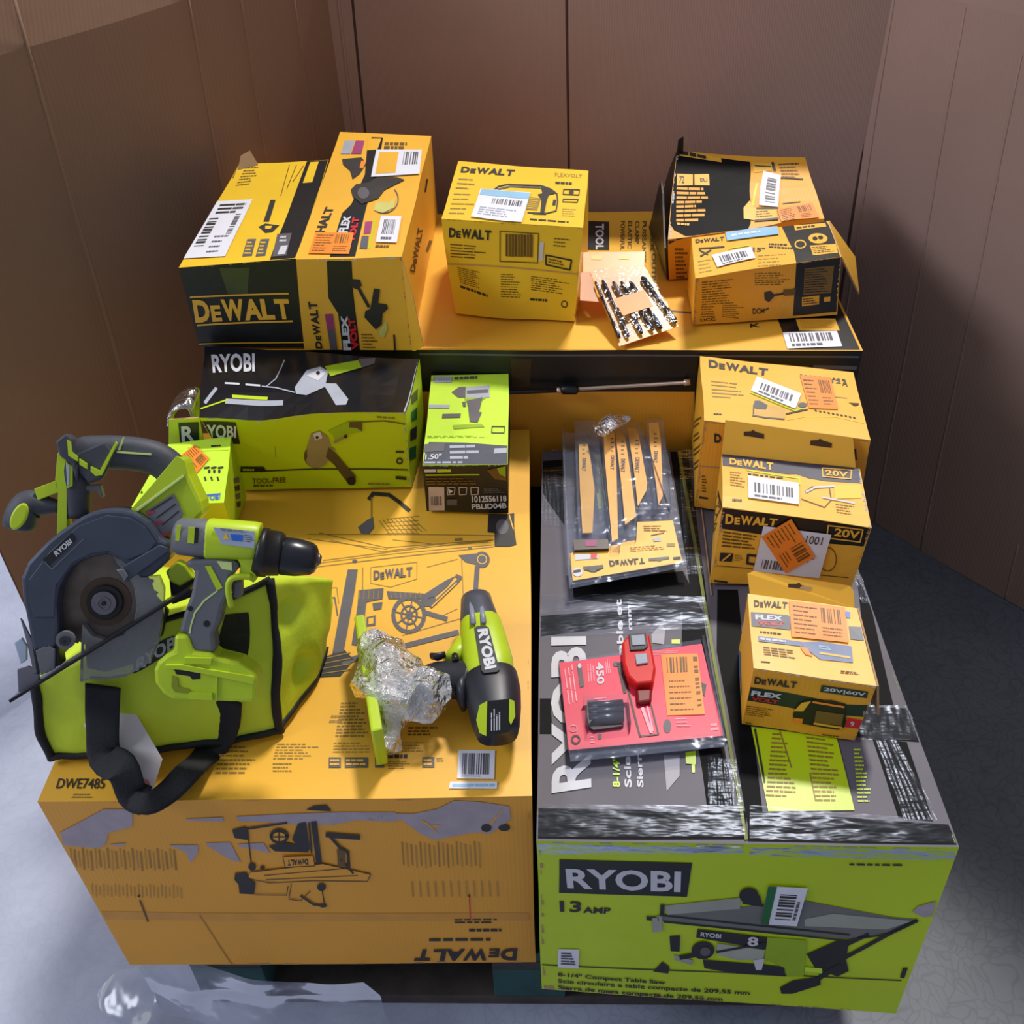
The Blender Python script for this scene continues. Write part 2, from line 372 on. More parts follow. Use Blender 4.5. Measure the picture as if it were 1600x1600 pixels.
def frame_obj_disc(mb, c, n, r, o0, o1, m, seg=40, r_in=None, smooth=False):
    """round disc / ring / drum with centre c, axis n (true circle)"""
    n = np.array(n, float); n /= np.linalg.norm(n); a = np.cross(n, [0, 0, 1.]);  a /= np.linalg.norm(a); b = np.cross(n, a)
    V = []; Fs = []
    for o in (o0, o1):
        for k in range(seg): th = 2*math.pi*k/seg; V.append(np.array(c)+n*o+(a*math.cos(th)+b*math.sin(th))*r)
    Fs = [(k, (k+1) % seg, seg+(k+1) % seg, seg+k) for k in range(seg)]
    if r_in is None: Fs += [tuple(range(seg-1, -1, -1)), tuple(range(seg, 2*seg))]
    else:
        for o in (o0, o1):
            for k in range(seg): th = 2*math.pi*k/seg; V.append(np.array(c)+n*o+(a*math.cos(th)+b*math.sin(th))*r_in)
        Fs += [(2*seg+(k+1) % seg, 2*seg+k, 3*seg+k, 3*seg+(k+1) % seg) for k in range(seg)]
        Fs += [(k, 2*seg+k, 2*seg+(k+1) % seg, (k+1) % seg) for k in range(seg)]
        Fs += [(seg+(k+1) % seg, 3*seg+(k+1) % seg, 3*seg+k, seg+k) for k in range(seg)]
    mb.add(V, Fs, m, smooth)
# ================================================================ the setting
CARD = mat('corrugated_cardboard', (160, 130, 118), .85, var=.06, scale=4, bump=.25, bscale=40, wave=70)
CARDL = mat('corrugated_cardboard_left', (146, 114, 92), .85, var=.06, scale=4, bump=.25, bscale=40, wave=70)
SEAM = mat('cardboard_seam_gap', (70, 48, 38), .9)
CON = mat('concrete', (168, 168, 176), .5, var=.1, scale=5, bump=.3, bscale=30)
def concrete():
    m = bpy.data.materials.new('crazed_concrete'); m.use_nodes = True; nt = m.node_tree; p = nt.nodes['Principled BSDF']
    tc = nt.nodes.new('ShaderNodeTexCoord')
    nz = nt.nodes.new('ShaderNodeTexNoise'); nz.inputs['Scale'].default_value = 3.5; nz.inputs['Detail'].default_value = 8; nz.inputs['Roughness'].default_value = .65
    nt.links.new(tc.outputs['Object'], nz.inputs['Vector'])
    rp = nt.nodes.new('ShaderNodeValToRGB'); e = rp.color_ramp.elements; e[0].position = .34; e[0].color = lin((154, 160, 182))+(1,); e[1].position = .68; e[1].color = lin((180, 186, 206))+(1,)
    nt.links.new(nz.outputs['Fac'], rp.inputs['Fac'])
    ns = nt.nodes.new('ShaderNodeTexNoise'); ns.inputs['Scale'].default_value = 9
    nt.links.new(tc.outputs['Object'], ns.inputs['Vector'])
    mx = nt.nodes.new('ShaderNodeMixRGB'); mx.inputs[0].default_value = .14; nt.links.new(tc.outputs['Object'], mx.inputs[1]); nt.links.new(ns.outputs['Color'], mx.inputs[2])
    vo = nt.nodes.new('ShaderNodeTexVoronoi'); vo.feature = 'DISTANCE_TO_EDGE'; vo.inputs['Scale'].default_value = 52; nt.links.new(mx.outputs[0], vo.inputs['Vector'])
    r2 = nt.nodes.new('ShaderNodeValToRGB'); r2.color_ramp.elements[0].position = 0; r2.color_ramp.elements[0].color = (.55, .55, .57, 1); r2.color_ramp.elements[1].position = .1; r2.color_ramp.elements[1].color = (1, 1, 1, 1)
    nt.links.new(vo.outputs['Distance'], r2.inputs['Fac'])
    # the crazing is strongest on the worn side to the right of the pallet
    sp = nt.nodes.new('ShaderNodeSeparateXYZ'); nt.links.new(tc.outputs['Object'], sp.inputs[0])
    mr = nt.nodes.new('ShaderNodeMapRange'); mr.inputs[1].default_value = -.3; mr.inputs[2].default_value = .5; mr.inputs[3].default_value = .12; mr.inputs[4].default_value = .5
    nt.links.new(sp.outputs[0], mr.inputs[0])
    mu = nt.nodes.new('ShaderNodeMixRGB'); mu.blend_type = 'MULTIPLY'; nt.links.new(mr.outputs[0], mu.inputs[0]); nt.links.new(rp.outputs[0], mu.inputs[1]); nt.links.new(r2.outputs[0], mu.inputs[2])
    # darker sealed concrete on that side, with the right wall's shade painted in
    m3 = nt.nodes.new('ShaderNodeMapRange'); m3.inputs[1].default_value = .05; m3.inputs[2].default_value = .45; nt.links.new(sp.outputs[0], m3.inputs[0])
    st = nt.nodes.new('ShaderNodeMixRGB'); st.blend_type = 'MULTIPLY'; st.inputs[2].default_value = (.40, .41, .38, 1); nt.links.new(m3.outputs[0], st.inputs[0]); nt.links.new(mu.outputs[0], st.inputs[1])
    nt.links.new(st.outputs[0], p.inputs['Base Color']); p.inputs['Roughness'].default_value = .55
    bp = nt.nodes.new('ShaderNodeBump'); bp.inputs['Strength'].default_value = .25; bp.inputs['Distance'].default_value = .004
    nt.links.new(nz.outputs['Fac'], bp.inputs['Height']); nt.links.new(bp.outputs['Normal'], p.inputs['Normal'])
    return m
def struct(o): o['kind'] = 'structure'; return o
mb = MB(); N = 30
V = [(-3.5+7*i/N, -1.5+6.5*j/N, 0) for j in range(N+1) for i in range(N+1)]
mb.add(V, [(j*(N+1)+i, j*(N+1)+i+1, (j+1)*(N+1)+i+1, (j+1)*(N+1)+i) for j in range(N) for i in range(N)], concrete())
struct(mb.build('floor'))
def wall(name, a, b, ztop, m, creases=(), dark=(), lean=0.0, flap=.35, warp=None, fold_tilt=.25, dents=()):
    a = np.array(a, float); b = np.array(b, float); d = b-a; L = np.linalg.norm(d); d /= L; n = np.array([-d[1], d[0]])
    if np.dot(n, np.array([0, 1.])-a) < 0: n = -n                     # n points into the enclosure
    n3 = np.array([n[0], n[1], 0]); mb = MB(); K = 26
    def P(u, z):
        base = np.array([a[0]+d[0]*L*u, a[1]+d[1]*L*u, z]); base = base-n3*lean*z
        if z > ztop(u): base = base-n3*(z-ztop(u))*fold_tilt
        return base
    zs = list(np.linspace(.003, 1, K))
    for side, off in ((1, 0), (-1, -.008)):
        V = []; Fs = []
        for j in range(2*K):
            for i in range(K+1):
                u = i/K; zt = ztop(u); z = .003+(zt-.003)*j/(K-1) if j < K else zt+flap*(j-K+1)/K
                V.append(P(u, z)+n3*off)
        for j in range(2*K-1):
            for i in range(K):
                f = (j*(K+1)+i, j*(K+1)+i+1, (j+1)*(K+1)+i+1, (j+1)*(K+1)+i); Fs.append(f if side > 0 else f[::-1])
        mb.add(V, Fs, m)
    p0 = np.array([a[0], a[1], 0]); nn = n3+np.array([0, 0, lean])
    for (x1, y1, x2, y2, r, mm) in creases:
        A = onplane(x1, y1, p0+n3*0, nn); B = onplane(x2, y2, p0, nn); e = B-A
        lo = (.004-A[2])/e[2]; pts = [A+e*lo+(A-A-e*lo)*t for t in np.linspace(0, 1, 14)]
        loft(mb, [q+n3*(r*.1) for q in pts], [(r, r*.55)]*14, mm, up=n3, n=8)
    mb2 = mb
    return struct(mb2.build(name, warp=make_warp(.006, 2.2, 3, dents)))
A_ = (-.398, 2.08); B_ = (.58, 1.907)
wall('wall_left', (-.935, 1.315), A_, lambda u: 1.066, CARDL, creases=((15, -20, 135, 395, .003, CARDL), (285, -60, 345, 280, .0025, CARDL), (368, -60, 418, 260, .002, CARDL), (455, -40, 495, 240, .002, CARDL)))
wall('wall_back', A_, B_, lambda u: 1.06, CARD, flap=.003, creases=((886, -40, 888, 240, .0022, SEAM), (548, -40, 570, 200, .0025, SEAM), (525, -40, 552, 200, .003, CARD)))
dr = np.array([.932-.722, 1.479-1.734]); dr /= np.linalg.norm(dr); E_ = (B_[0]+dr[0]*1.6, B_[1]+dr[1]*1.6)
wall('wall_right', E_, B_, lambda u: 1.035, CARD, flap=.5, fold_tilt=.12, creases=((1388, -40, 1332, 326, .003, SEAM), (1401, -40, 1345, 326, .0025, CARD), (1508, 10, 1440, 400, .002, CARD), (1598, 80, 1500, 560, .002, CARD), (1590, 850, 1583, 880, .002, CARD)))  # flap made taller out of view so it shades the right floor
# ---------------------------------------------------------------- pallet
PGR = mat('painted_pallet_wood', (38, 78, 78), .7, var=.25, scale=20, bump=.3, bscale=60)
PDK = mat('weathered_pallet_wood', (70, 62, 58), .8, var=.3, scale=25, bump=.3, bscale=60)
pal = thing('pallet', 'blue green painted wooden pallet under the big cartons', 'pallet', (-.05, 1.3, 0))
def bxm(mb, x0, x1, y0, y1, z0, z1, m):
    V = [(x, y, z) for z in (z0, z1) for y in (y0, y1) for x in (x0, x1)]
    mb.add(V, [(0, 2, 3, 1), (4, 5, 7, 6), (0, 1, 5, 4), (2, 6, 7, 3), (0, 4, 6, 2), (1, 3, 7, 5)], m)
PX0, PX1, PY0, PY1 = -.50, .375, .70, 1.86
for i in range(8):
    y = PY0+(PY1-PY0-.1)*i/7
    q = MB(); bxm(q, PX0, PX1, y, y+.1, .123, .1445, PGR if i in (0, 7) else PDK); q.build('deck_board', pal, bevel=.002)
for i, x in enumerate((PX0, (PX0+PX1)/2-.07+.05, PX1-.1)):
    q = MB(); bxm(q, x, x+.1, PY0, PY1, .1005, .1225, PDK); q.build('stringer_board', pal, bevel=.002)
    for y in (PY0, 1.22, PY1-.14):
        q = MB(); bxm(q, x, x+.1, y, y+.14, .0225, .1, PGR); q.build('block', pal, bevel=.002)
for i, y in enumerate((PY0, 1.24, PY1-.1)):
    q = MB(); bxm(q, PX0, PX1, y, y+.1, 0.0, .022, PDK); q.build('bottom_board', pal, bevel=.002)
# ================================================================ rear long carton
ZR = .66; ZP = .145
RX0, RX1 = -.512, .474
R = Box('shipping_carton', 'longest yellow and black carton, at the back, carrying smaller cartons and a bit set', 'carton', ZP, None, None, None, None, None, None, YEL,
        corners=[(RX0, 1.415, ZP), (RX1, 1.385, ZP), (RX1, 1.885, ZP), (RX0, 1.9, ZP), (RX0, 1.405, ZR), (RX1, 1.375, ZR), (RX1, 1.885, ZR), (RX0, 1.9, ZR)],
        face_mats={'front': BLK, 'right': BLK}, warp=(.002, 4, 2)); R.zt = ZR
R.top.poly([(1232, 548), (1217, 505), (1190, 430), (1150, 325), (1262, 325), (1352, 553)], BLK, 1)
R.top.poly(c3(1050, 1290, 1320, 1290, 1350, 1370, 1075, 1370), YEL, 2); R.top.poly(c3(1075, 1300, 1290, 1300, 1300, 1350, 1090, 1350), YOR, 3)
R.top.poly(px(650, 542, 1232, 548, 1232, 551, 650, 548), YEL, 2)
R.top.line(c3(200, 1240, 480, 1260), 2.5, GRY, 1)
R.top.text('K', c3(740, 1325, 810, 1320, 810, 1345, 740, 1350), BLK, 2)
R.top.poly(c2(970, 460, 1125, 465, 1130, 640, 970, 640), BLK, 2)
R.top.text('TOOL', c2(1095, 480, 1095, 640, 1045, 640, 1040, 480), WHP, 3, .03)
for k, (x, a, b, t) in enumerate(((1210, 460, 640, 'POWERFUL'), (1255, 460, 630, 'ELASTIC'), (1300, 460, 600, 'CLAMP'), (1345, 460, 720, 'PUISSANTE'), (1395, 460, 650, 'AUTONOME'), (1405, 660, 880, 'OUTILS'))):
    R.top.text(t, c2(x+14, a, x+14, b, x-12, b, x-12, a), INKO, 2, .02)
R.front.poly(px(300, 612, 1085, 612, 1085, 760, 300, 760), YOR, 1)
R.front.poly(px(655, 552, 1350, 556, 1350, 559, 655, 555), GRY, 1)
R.front.poly(px(1270, 570, 1350, 572, 1350, 578, 1270, 576), GRY, 1)
R.front.poly(px(798, 560, 830, 560, 828, 604, 800, 604), mat('dull_brown_print', (60, 46, 24), .5), 1)
R.edge('top', .1, 0, 1, 0, .003, SIL, 2); R.edge('front', 1, .5, 1, 1, .006, SIL, 3); R.edge('top', 1, 0, 1, 1, .006, SIL, 5)
R.done()
def bc(seed=1, r=(.15, .15, .85, .6), txt=True, m=INK):
    def fn(s, mb, L, q=None): pass
    return fn
def barcode_sticker(face, box, q, seed=1, bar=(.12, .2, .88, .62), base=WHT, extra=None, name='barcode_label', ink=GRY, layer=3):
    def fn(s, mb, L):
        s.bars(inset(q, *bar), ink, L, seed, 24, mb)
        s.lines(inset(q, bar[0], min(bar[3]+.08, .9), bar[2], .93), 1, ink, L, .6, seed, mb)
        if extra: extra(s, mb, L, q)
    return face.sticker(box.root, name, q, base, layer, None, box.warp, fn)
def orange_sticker(face, box, q, seed=1, layer=4):
    def fn(s, mb, L):
        s.lines(inset(q, .06, .08, .5, .92), 7, INKO, L, .25, seed, mb, .1, .4)
        s.bars(inset(q, .56, .1, .92, .5), INKO, L, seed, 14, mb); s.lines(inset(q, .56, .6, .92, .9), 3, INKO, L, .3, seed, mb)
    o = face.sticker(box.root, 'price_sticker', q, ORG, layer, 'orange sticker', box.warp, fn); return o
q = c3(960, 1385, 1330, 1375, 1365, 1480, 990, 1495)
barcode_sticker(R.top, R, q, 4, (.1, .1, .9, .6), layer=4)
# ================================================================ big yellow carton, front left
Yb = Box('shipping_carton', 'big yellow carton at front left with torn front, under the lime bag', 'carton', ZP,
         (57, 1252), (832, 1245), (829, 668), (400, 668), (205, 1508), (836, 1505), YEL, zt=.52,
         corners=[tuple(onz(205, 1508, ZP)), tuple(onz(836, 1505, ZP)), (-.03, 1.375, ZP), (-.565, 1.375, ZP), tuple(onz(57, 1252, .52)), tuple(onz(830, 1245, .52)), (-.03, 1.378, .52), (-.565, 1.378, .52)],
         warp=(.0025, 4, 1), face_mats={'front': YOR}, cell=.03)
t = Yb.top
for l, wd in ((cim(60, 262, 400, 340, 930, 300), 1.2), (cim(0, 440, 930, 335), 1.5), (cim(80, 402, 930, 300), 1.2), (cim(0, 290, 400, 348), 1.), (cim(20, 420, 400, 375, 930, 325), 1.), (cim(0, 268, 930, 278), 1.2),
              (cim(120, 300, 380, 360, 700, 318), 1.), (cim(430, 300, 700, 330, 900, 310), 1.), (cim(280, 440, 280, 560), 1.5), (cim(320, 440, 550, 415, 550, 500, 420, 540, 320, 520, 320, 440), 1.), (cim(770, 380, 780, 640), 1.2),
              (cim(600, 440, 750, 400), 1.), (cim(480, 780, 760, 700), 1.2), (cim(640, 700, 750, 650), 1.)):
    t.line(l, wd, INKL, 1)
t.poly(cim(205, 450, 255, 450, 240, 560, 185, 870, 130, 865), GRY, 2)
t.poly(cim(265, 565, 300, 560, 262, 830, 226, 825), GRY, 2)
t.poly(cim(260, 555, 385, 545, 380, 600, 300, 615, 290, 700, 250, 720), GRY, 2)
for k in range(5): t.line(cim(265+k*24, 560, 262+k*24, 600), 1.6, INKL, 3)
t.poly(cim(300, 690, 345, 680, 345, 730, 300, 735), GRY, 2); t.poly(cim(310, 698, 335, 692, 335, 722, 310, 726), YEL, 3); t.poly(cim(330, 620, 380, 615, 375, 650, 335, 655), GRY, 2)
t.ring(cim(510, 680)[0], 24, 26, 6, GRY, 2); t.ring(cim(512, 680)[0], 12, 14, 3, GRY, 2); t.ell(cim(512, 680)[0], 6, 7, GRY, 2)
for a in range(0, 360, 45): t.line([cim(512, 680)[0], (cim(512, 680)[0][0]+22*math.cos(math.radians(a+12)), cim(512, 680)[0][1]+24*math.sin(math.radians(a+12)))], 2, GRY, 2)
t.poly(cim(400, 560, 590, 575, 690, 510, 740, 485, 700, 540, 640, 590, 600, 610, 560, 600, 410, 600), GRY, 2)
t.line(cim(620, 640, 745, 520, 765, 495, 745, 485), 5, GRY, 3); t.line(cim(625, 640, 745, 525), 2, YEL, 4); t.line(cim(590, 668, 695, 700), 7, GRY, 2); t.poly(cim(560, 590, 640, 590, 650, 630, 590, 640), GRY, 2)
for k in range(7): t.line(cim(420+k*24, 570, 425+k*24, 600), 1.2, INKL, 3)
t.line(cim(440, 845, 750, 768), 8, GRY, 2); t.line(cim(185, 910, 275, 885), 9, GRY, 2); t.poly(cim(75, 890, 190, 850, 240, 900, 170, 980, 60, 985), INK, 2)
for k in range(4): t.line(cim(80, 895+k*24, 220, 865+k*28), 1.5, INKL, 3)
t.ell(cim(872, 402)[0], 12, 13, GRY, 2); t.ring(cim(872, 402)[0], 7, 7, 1.5, YEL, 3); t.poly(cim(755, 380, 850, 370, 850, 430, 790, 415), GRY, 2); t.line(cim(848, 440, 836, 600), 7.5, GRY, 2)
t.line(cim(310, 95, 330, 68, 410, 75, 460, 110, 510, 152), 6, INK, 2); t.poly(cim(255, 235, 300, 200, 330, 185, 335, 240, 310, 270, 270, 268), GRY, 2); t.line(cim(322, 80, 322, 190), 1.8, INKL, 2)
for k in range(9): t.line(cim(360+k*20, 200-k*2, 420+k*22, 280-k*3), 1., INKL, 1)
for k in range(5): t.line(cim(400, 195+k*18, 560, 180+k*22), 1., INKL, 1)
t.poly(cim(905, 170, 1000, 170, 1035, 165, 1035, 250, 1045, 325, 1005, 335, 975, 300, 935, 335, 935, 265, 900, 262), INK, 2); t.ell(cim(975, 235)[0], 10, 12, GRY, 3); t.line(cim(1010, 175, 1030, 245), 2, YEL, 3)
t.ell(cim(240, 408)[0], 4, 2.6, GRY, 2); t.ell(cim(812, 343)[0], 3, 2, GRY, 2); t.line(cim(740, 300, 770, 298), 4, INKL, 2)
t.text('', cim(335, 458, 528, 440, 528, 488, 335, 505), GRY, 3, logo=True)
t.line(cim(0, 545, 150, 540, 160, 620), 1.2, INKL, 1); t.line(cim(0, 600, 140, 590, 155, 680), 2.2, GRY, 1); t.line(cim(0, 700, 120, 700), 3, GRY, 1)
t.lines(cim(175, 1105, 290, 1105, 320, 1285, 145, 1285), 11, INKL, 1, .5, 3); t.lines(cim(140, 1305, 330, 1305, 330, 1365, 135, 1365), 4, INKL, 1, .35, 4); t.lines(cim(510, 1230, 680, 1230, 680, 1280, 505, 1280), 3, INKO, 1, .5, 5)
t.lines(cim(470, 1305, 600, 1305, 600, 1360, 460, 1360), 4, INKL, 1, .35, 6); t.lines(cbag(1030, 780, 1180, 780, 1200, 920, 1000, 920), 7, INKL, 1, .4, 7); t.lines(cbag(1290, 770, 1480, 770, 1480, 850, 1270, 850), 6, INKL, 1, .4, 8)
t.lines(cbag(1270, 860, 1380, 860, 1380, 910, 1270, 910), 3, INKL, 1, .4, 9); t.lines(px(520, 1115, 545, 1115, 540, 1130, 515, 1130), 2, INKL)
for a, b in ((115, 175), (195, 310), (345, 390), (580, 640)):
    t.poly(cim(a, 1385, b, 1385, b, 1437, a, 1437), GRY, 2); t.lines(cim(a+6, 1392, b-6, 1392, b-6, 1430, a+6, 1430), 2, YEL, 3, .6, a, minw=.2, maxw=.4)
t.lines(cim(410, 1370, 560, 1370, 560, 1390, 410, 1390), 1, INK, 2, .9); t.lines(cim(410, 1400, 530, 1400, 520, 1445, 410, 1445), 4, INKL, 1, .4, 12); t.lines(cim(650, 1385, 695, 1385, 695, 1410, 650, 1410), 2, INKL)
t.text('DWE7485', fr_q := cfr(102, 72, 250, 72, 246, 104, 92, 104), INK, 2, .01)
t.lines(cfr(150, 118, 230, 118, 225, 134, 140, 134), 2, INKL)
t.poly(px(700, 950, 828, 950, 828, 668, 822, 668), YBR, 1) if False else None
f = Yb.front
for pts in (cfr(98, 245, 190, 195, 245, 165, 335, 165, 335, 220, 260, 240, 250, 280, 225, 290, 95, 280, 185, 250, 110, 240),
            cfr(662, 190, 760, 185, 860, 180, 1000, 175, 1160, 175, 1160, 205, 1040, 200, 960, 215, 860, 215, 760, 208, 670, 205),
            cfr(1040, 175, 1215, 180, 1290, 165, 1340, 140, 1420, 145, 1510, 160, 1515, 200, 1450, 245, 1400, 240, 1280, 262, 1240, 245, 1180, 200, 1040, 200),
            cfr(500, 196, 620, 192, 622, 205, 510, 202), cfr(450, 278, 505, 282, 540, 278, 540, 300, 518, 335, 500, 300, 455, 282), cfr(565, 272, 640, 270, 655, 300, 672, 333, 640, 325, 600, 300, 570, 282), cfr(664, 276, 745, 272, 765, 305, 700, 290, 670, 285), cfr(260, 278, 320, 272, 300, 284)):
    f.poly(pts, TORN, 2)
f.line(cfr(1240, 200, 1270, 220, 1300, 215), 2.2, YOR, 3); f.line(cfr(1255, 205, 1290, 240), 1.5, YOR, 3); f.line(cfr(1430, 240, 1470, 190), 1.6, YOR, 3); f.line(cfr(1490, 165, 1455, 215), 1.5, YOR, 3)
f.ell(cfr(795, 250)[0], 15, 12, INK, 4); f.ell(cfr(795, 250)[0], 10, 7, YOR, 5); f.line(cfr(795, 232, 795, 270), 2, INK, 6); f.line(cfr(770, 250, 825, 250), 2, INK, 6)
f.poly(cfr(648, 230, 690, 220, 700, 240, 695, 262, 655, 255), INK, 4); f.line(cfr(690, 228, 820, 208), 3, INK, 4); f.line(cfr(697, 240, 706, 345), 2, INK, 4); f.ell(cfr(708, 345)[0], 6, 6, INK, 4); f.ell(cfr(740, 348)[0], 4, 3, INK, 4)
f.poly(cfr(820, 270, 890, 285, 885, 300, 780, 297, 760, 280), INK, 4); f.poly(cfr(855, 210, 880, 205, 890, 290, 862, 292, 835, 260), INK, 4); f.line(cfr(905, 208, 918, 330), 9, INK, 4); f.line(cfr(890, 208, 895, 300), 3, INK, 4)
f.poly(cfr(805, 312, 900, 308, 905, 340, 812, 345), YOR, 5); f.line(cfr(805, 312, 900, 308, 905, 340, 812, 345, 805, 312), 1, INK, 6); f.text('', cfr(885, 336, 820, 340, 818, 322, 883, 318), INK, 6, logo=True)
f.line(cfr(945, 245, 1010, 250, 1045, 252), 8, INK, 4); f.line(cfr(950, 245, 985, 285, 1010, 300, 1012, 345), 4.5, INK, 4); f.line(cfr(985, 320, 1025, 365), 3, INK, 4); f.poly(cfr(975, 290, 1000, 295, 1000, 345, 978, 345), INKO, 4)
f.poly(cfr(705, 360, 930, 335, 1060, 362, 1080, 370, 1075, 388, 1040, 390, 830, 395, 690, 382), YOR, 3)
f.line(cfr(700, 362, 930, 335, 1080, 368, 1070, 390, 900, 388, 760, 395, 690, 380), 1.2, INK, 4); f.line(cfr(745, 372, 1000, 350), 1, INK, 4); f.line(cfr(750, 385, 1040, 372), 1, INK, 4)
f.poly(cfr(655, 365, 690, 362, 700, 385, 718, 395, 714, 430, 668, 428, 665, 400, 652, 385), INK, 4); f.line(cfr(715, 432, 815, 433, 820, 405), 1.2, INK, 4); f.line(cfr(830, 400, 822, 445, 860, 450, 890, 420), 1.2, INK, 4)
f.line(cfr(860, 435, 900, 462, 935, 465), 3, INK, 4); f.ell(cfr(925, 408)[0], 7, 6, INK, 4); f.line(cfr(925, 410, 935, 462), 1.8, INK, 4); f.ell(cfr(930, 465)[0], 6, 3, INK, 4)
f.poly(cfr(880, 168, 905, 155, 945, 152, 960, 172), INK, 3); f.ell(cfr(1440, 225)[0], 8, 6, INK, 4); f.ell(cfr(1495, 225)[0], 9, 5, INK, 4)
SMU = mat('scuffed_print', (168, 126, 60), .7, var=.1); SM2 = mat('scuffed_print_light', (190, 142, 60), .7, var=.1)
for k in range(26):
    f.line(cfr(140+k*13, 292+(k % 3)*5, 146+k*13, 350+(k*7 % 12)), 2.2+k % 2, SMU if k % 2 else SM2, 1)
    if k < 24: f.line(cfr(210+k*12, 405+(k % 3)*4, 212+k*12, 440+(k*5 % 10)), 2, SM2, 1)
    if k < 18: f.line(cfr(1180+k*14, 270+(k % 4)*4, 1184+k*14, 340+(k*7 % 12)), 2.4, SM2 if k % 2 else SMU, 1)
    if k < 12: f.line(cfr(1210+k*24, 395, 1213+k*24, 440), 3, SM2, 1)
f.poly(cfr(205, 490, 1570, 492, 1575, 516, 225, 514), mat('tape_over_yellow', (216, 150, 44), .3), 1)
f.line(cfr(545, 498, 655, 662), 1.6, SMU, 2); f.line(cfr(360, 455, 385, 518), 3, INKO, 2); f.ell(cfr(357, 440)[0], 2, 2, INK, 3); f.line(cfr(1388, 440, 1390, 515), 1.8, RED, 2); f.ell(cfr(1388, 438)[0], 1.5, 2, INK, 3)
f.text('', cfr(1530, 640, 1212, 640, 1222, 604, 1535, 602), INK, 3, logo=True)
f.lines(cfr(1340, 508, 1530, 508, 1530, 525, 1340, 525), 2, INK, 2, .5, 3); f.lines(cfr(1385, 538, 1530, 538, 1530, 552, 1385, 552), 1, INK, 2, .6, 3); f.lines(cfr(1260, 568, 1535, 568, 1535, 580, 1260, 580), 1, INK, 2, .7, 3)
Yb.edge('front', 0, 1, 1, 1, .003, TAN, 3); Yb.edge('front', 1, 0, 1, 1, .004, TAN, 8); Yb.edge('top', 0, 0, 1, 0, .004, TAN, 4); Yb.edge('front', .3, 0, 1, 0, .006, TAN, 5); Yb.edge('top', 1, 0, 1, .3, .004, TAN, 7)
Yb.done()
q = cim(760, 1352, 940, 1355, 935, 1500, 752, 1495)
barcode_sticker(Yb.top, Yb, q, 8, (.12, .12, .85, .85))
Yb.top.sticker(Yb.root, 'blue_strip_label', cim(718, 1510, 950, 1513, 948, 1550, 712, 1545), WHT, 3, None, Yb.warp, lambda s, mb, L: s.lines(cim(730, 1522, 940, 1524, 938, 1538, 728, 1536), 1, BLU, L, .9, 2, mb, minw=.3, maxw=.5))
# ================================================================ big lime and black carton, front right
zg = .49
Gb = Box('shipping_carton', 'big lime fronted carton with grey taped top at front right of the pallet', 'carton', ZP, None, None, None, None, None, None, GRYT,
         corners=[tuple(onz(846, 1545, ZP)), tuple(onz(1400, 1585, ZP)), (.425, 1.355, ZP), (-.008, 1.365, ZP), tuple(onz(838, 1312, zg)), tuple(onz(1497, 1325, zg)), (.425, 1.355, zg), (-.010, 1.36, zg)],
         face_mats={'front': LIM, 'right': LIM, 'left': BLK}, warp=(.0025, 4, 4), cell=.03)
t = Gb.top
# black wrapped patches of print, plus a painted shadow below the blade pack
t.poly(px(838, 1262, 1165, 1268, 1165, 1312, 838, 1311), BLKM, 1); t.poly(px(1168, 1268, 1480, 1290, 1497, 1325, 1168, 1316), BLKM, 1)
t.poly(cmw(985, 110, 1110, 100, 1330, 1500, 1140, 1350, 1110, 1120, 980, 330), BLKM, 1)
t.poly(cbt(845, 960, 1030, 975, 1170, 1410, 980, 1385), BLKM, 1); t.poly(cbt(700, 780, 1060, 790, 1110, 975, 850, 960, 760, 950), BLKM, 1); t.poly(cbt(760, 80, 830, 200, 960, 770, 840, 775), BLKM, 1)
t.poly(cbt(0, 140, 110, 140, 190, 880, 250, 1400, 190, 1500, 160, 1400, 60, 800, 0, 480), BLKM, 1)
t.poly(cmw(80, 130, 970, 80, 970, 160, 80, 260), BLKM, 1); t.poly(cmw(80, 650, 160, 650, 170, 870, 80, 870), BLKM, 1); t.poly(cbl(130, 400, 290, 390, 310, 900, 130, 640), BLKM, 1)
t.poly(cbl(370, 1380, 1230, 1260, 1400, 1600, 380, 1480), BLKM, 1); t.poly(cbl(1100, 60, 1240, 60, 1420, 1500, 1300, 1500), BLKM, 1)  # first patch paints the cast shadow along the blade pack's front edge
t.poly(cbl(120, 20, 1250, 20, 1250, 100, 120, 150), BLKM, 2)
t.text('RYOBI', [(919, 991), (925, 1240), (861, 1242), (861, 1001)][0:0] or cmw(385, 262, 415, 1240, 165, 1240, 162, 262)[0:0] or [cmw(162, 1240)[0], cmw(162, 265)[0], cmw(385, 262)[0], cmw(418, 1200)[0]], WHP, 3, .03)
for s_, a, b, x, m_ in (('8-1/4"', 1200, 1020, 570, LIML), ('8-1/4"', 1010, 960, 558, LIML)): pass
t.text('8-1/4"', [cmw(545, 1200)[0], cmw(545, 1015)[0], cmw(590, 1015)[0], cmw(595, 1200)[0]], LIML, 3, .03)
t.text('Scie circulaire a table et', [cmw(625, 1200)[0], cmw(595, 30)[0], cmw(563, 30)[0], cmw(668, 1200)[0]][0:0] or [cmw(622, 1200)[0], cmw(560, 30)[0], cmw(602, 30)[0], cmw(668, 1200)[0]], WHP, 2, .03)
t.text('Sierra de mesa 209,55 mm', [cmw(702, 1200)[0], cmw(632, 65)[0], cmw(665, 65)[0], cmw(748, 1200)[0]], WHP, 2, .03)
PUR = mat('grey_lilac_print', (140, 136, 148), .45)
t.poly(cmw(865, 1000, 965, 1000, 965, 1130, 885, 1225), PUR, 2); t.poly(cmw(790, 250, 850, 185, 878, 210, 870, 310, 795, 300), PUR, 2)
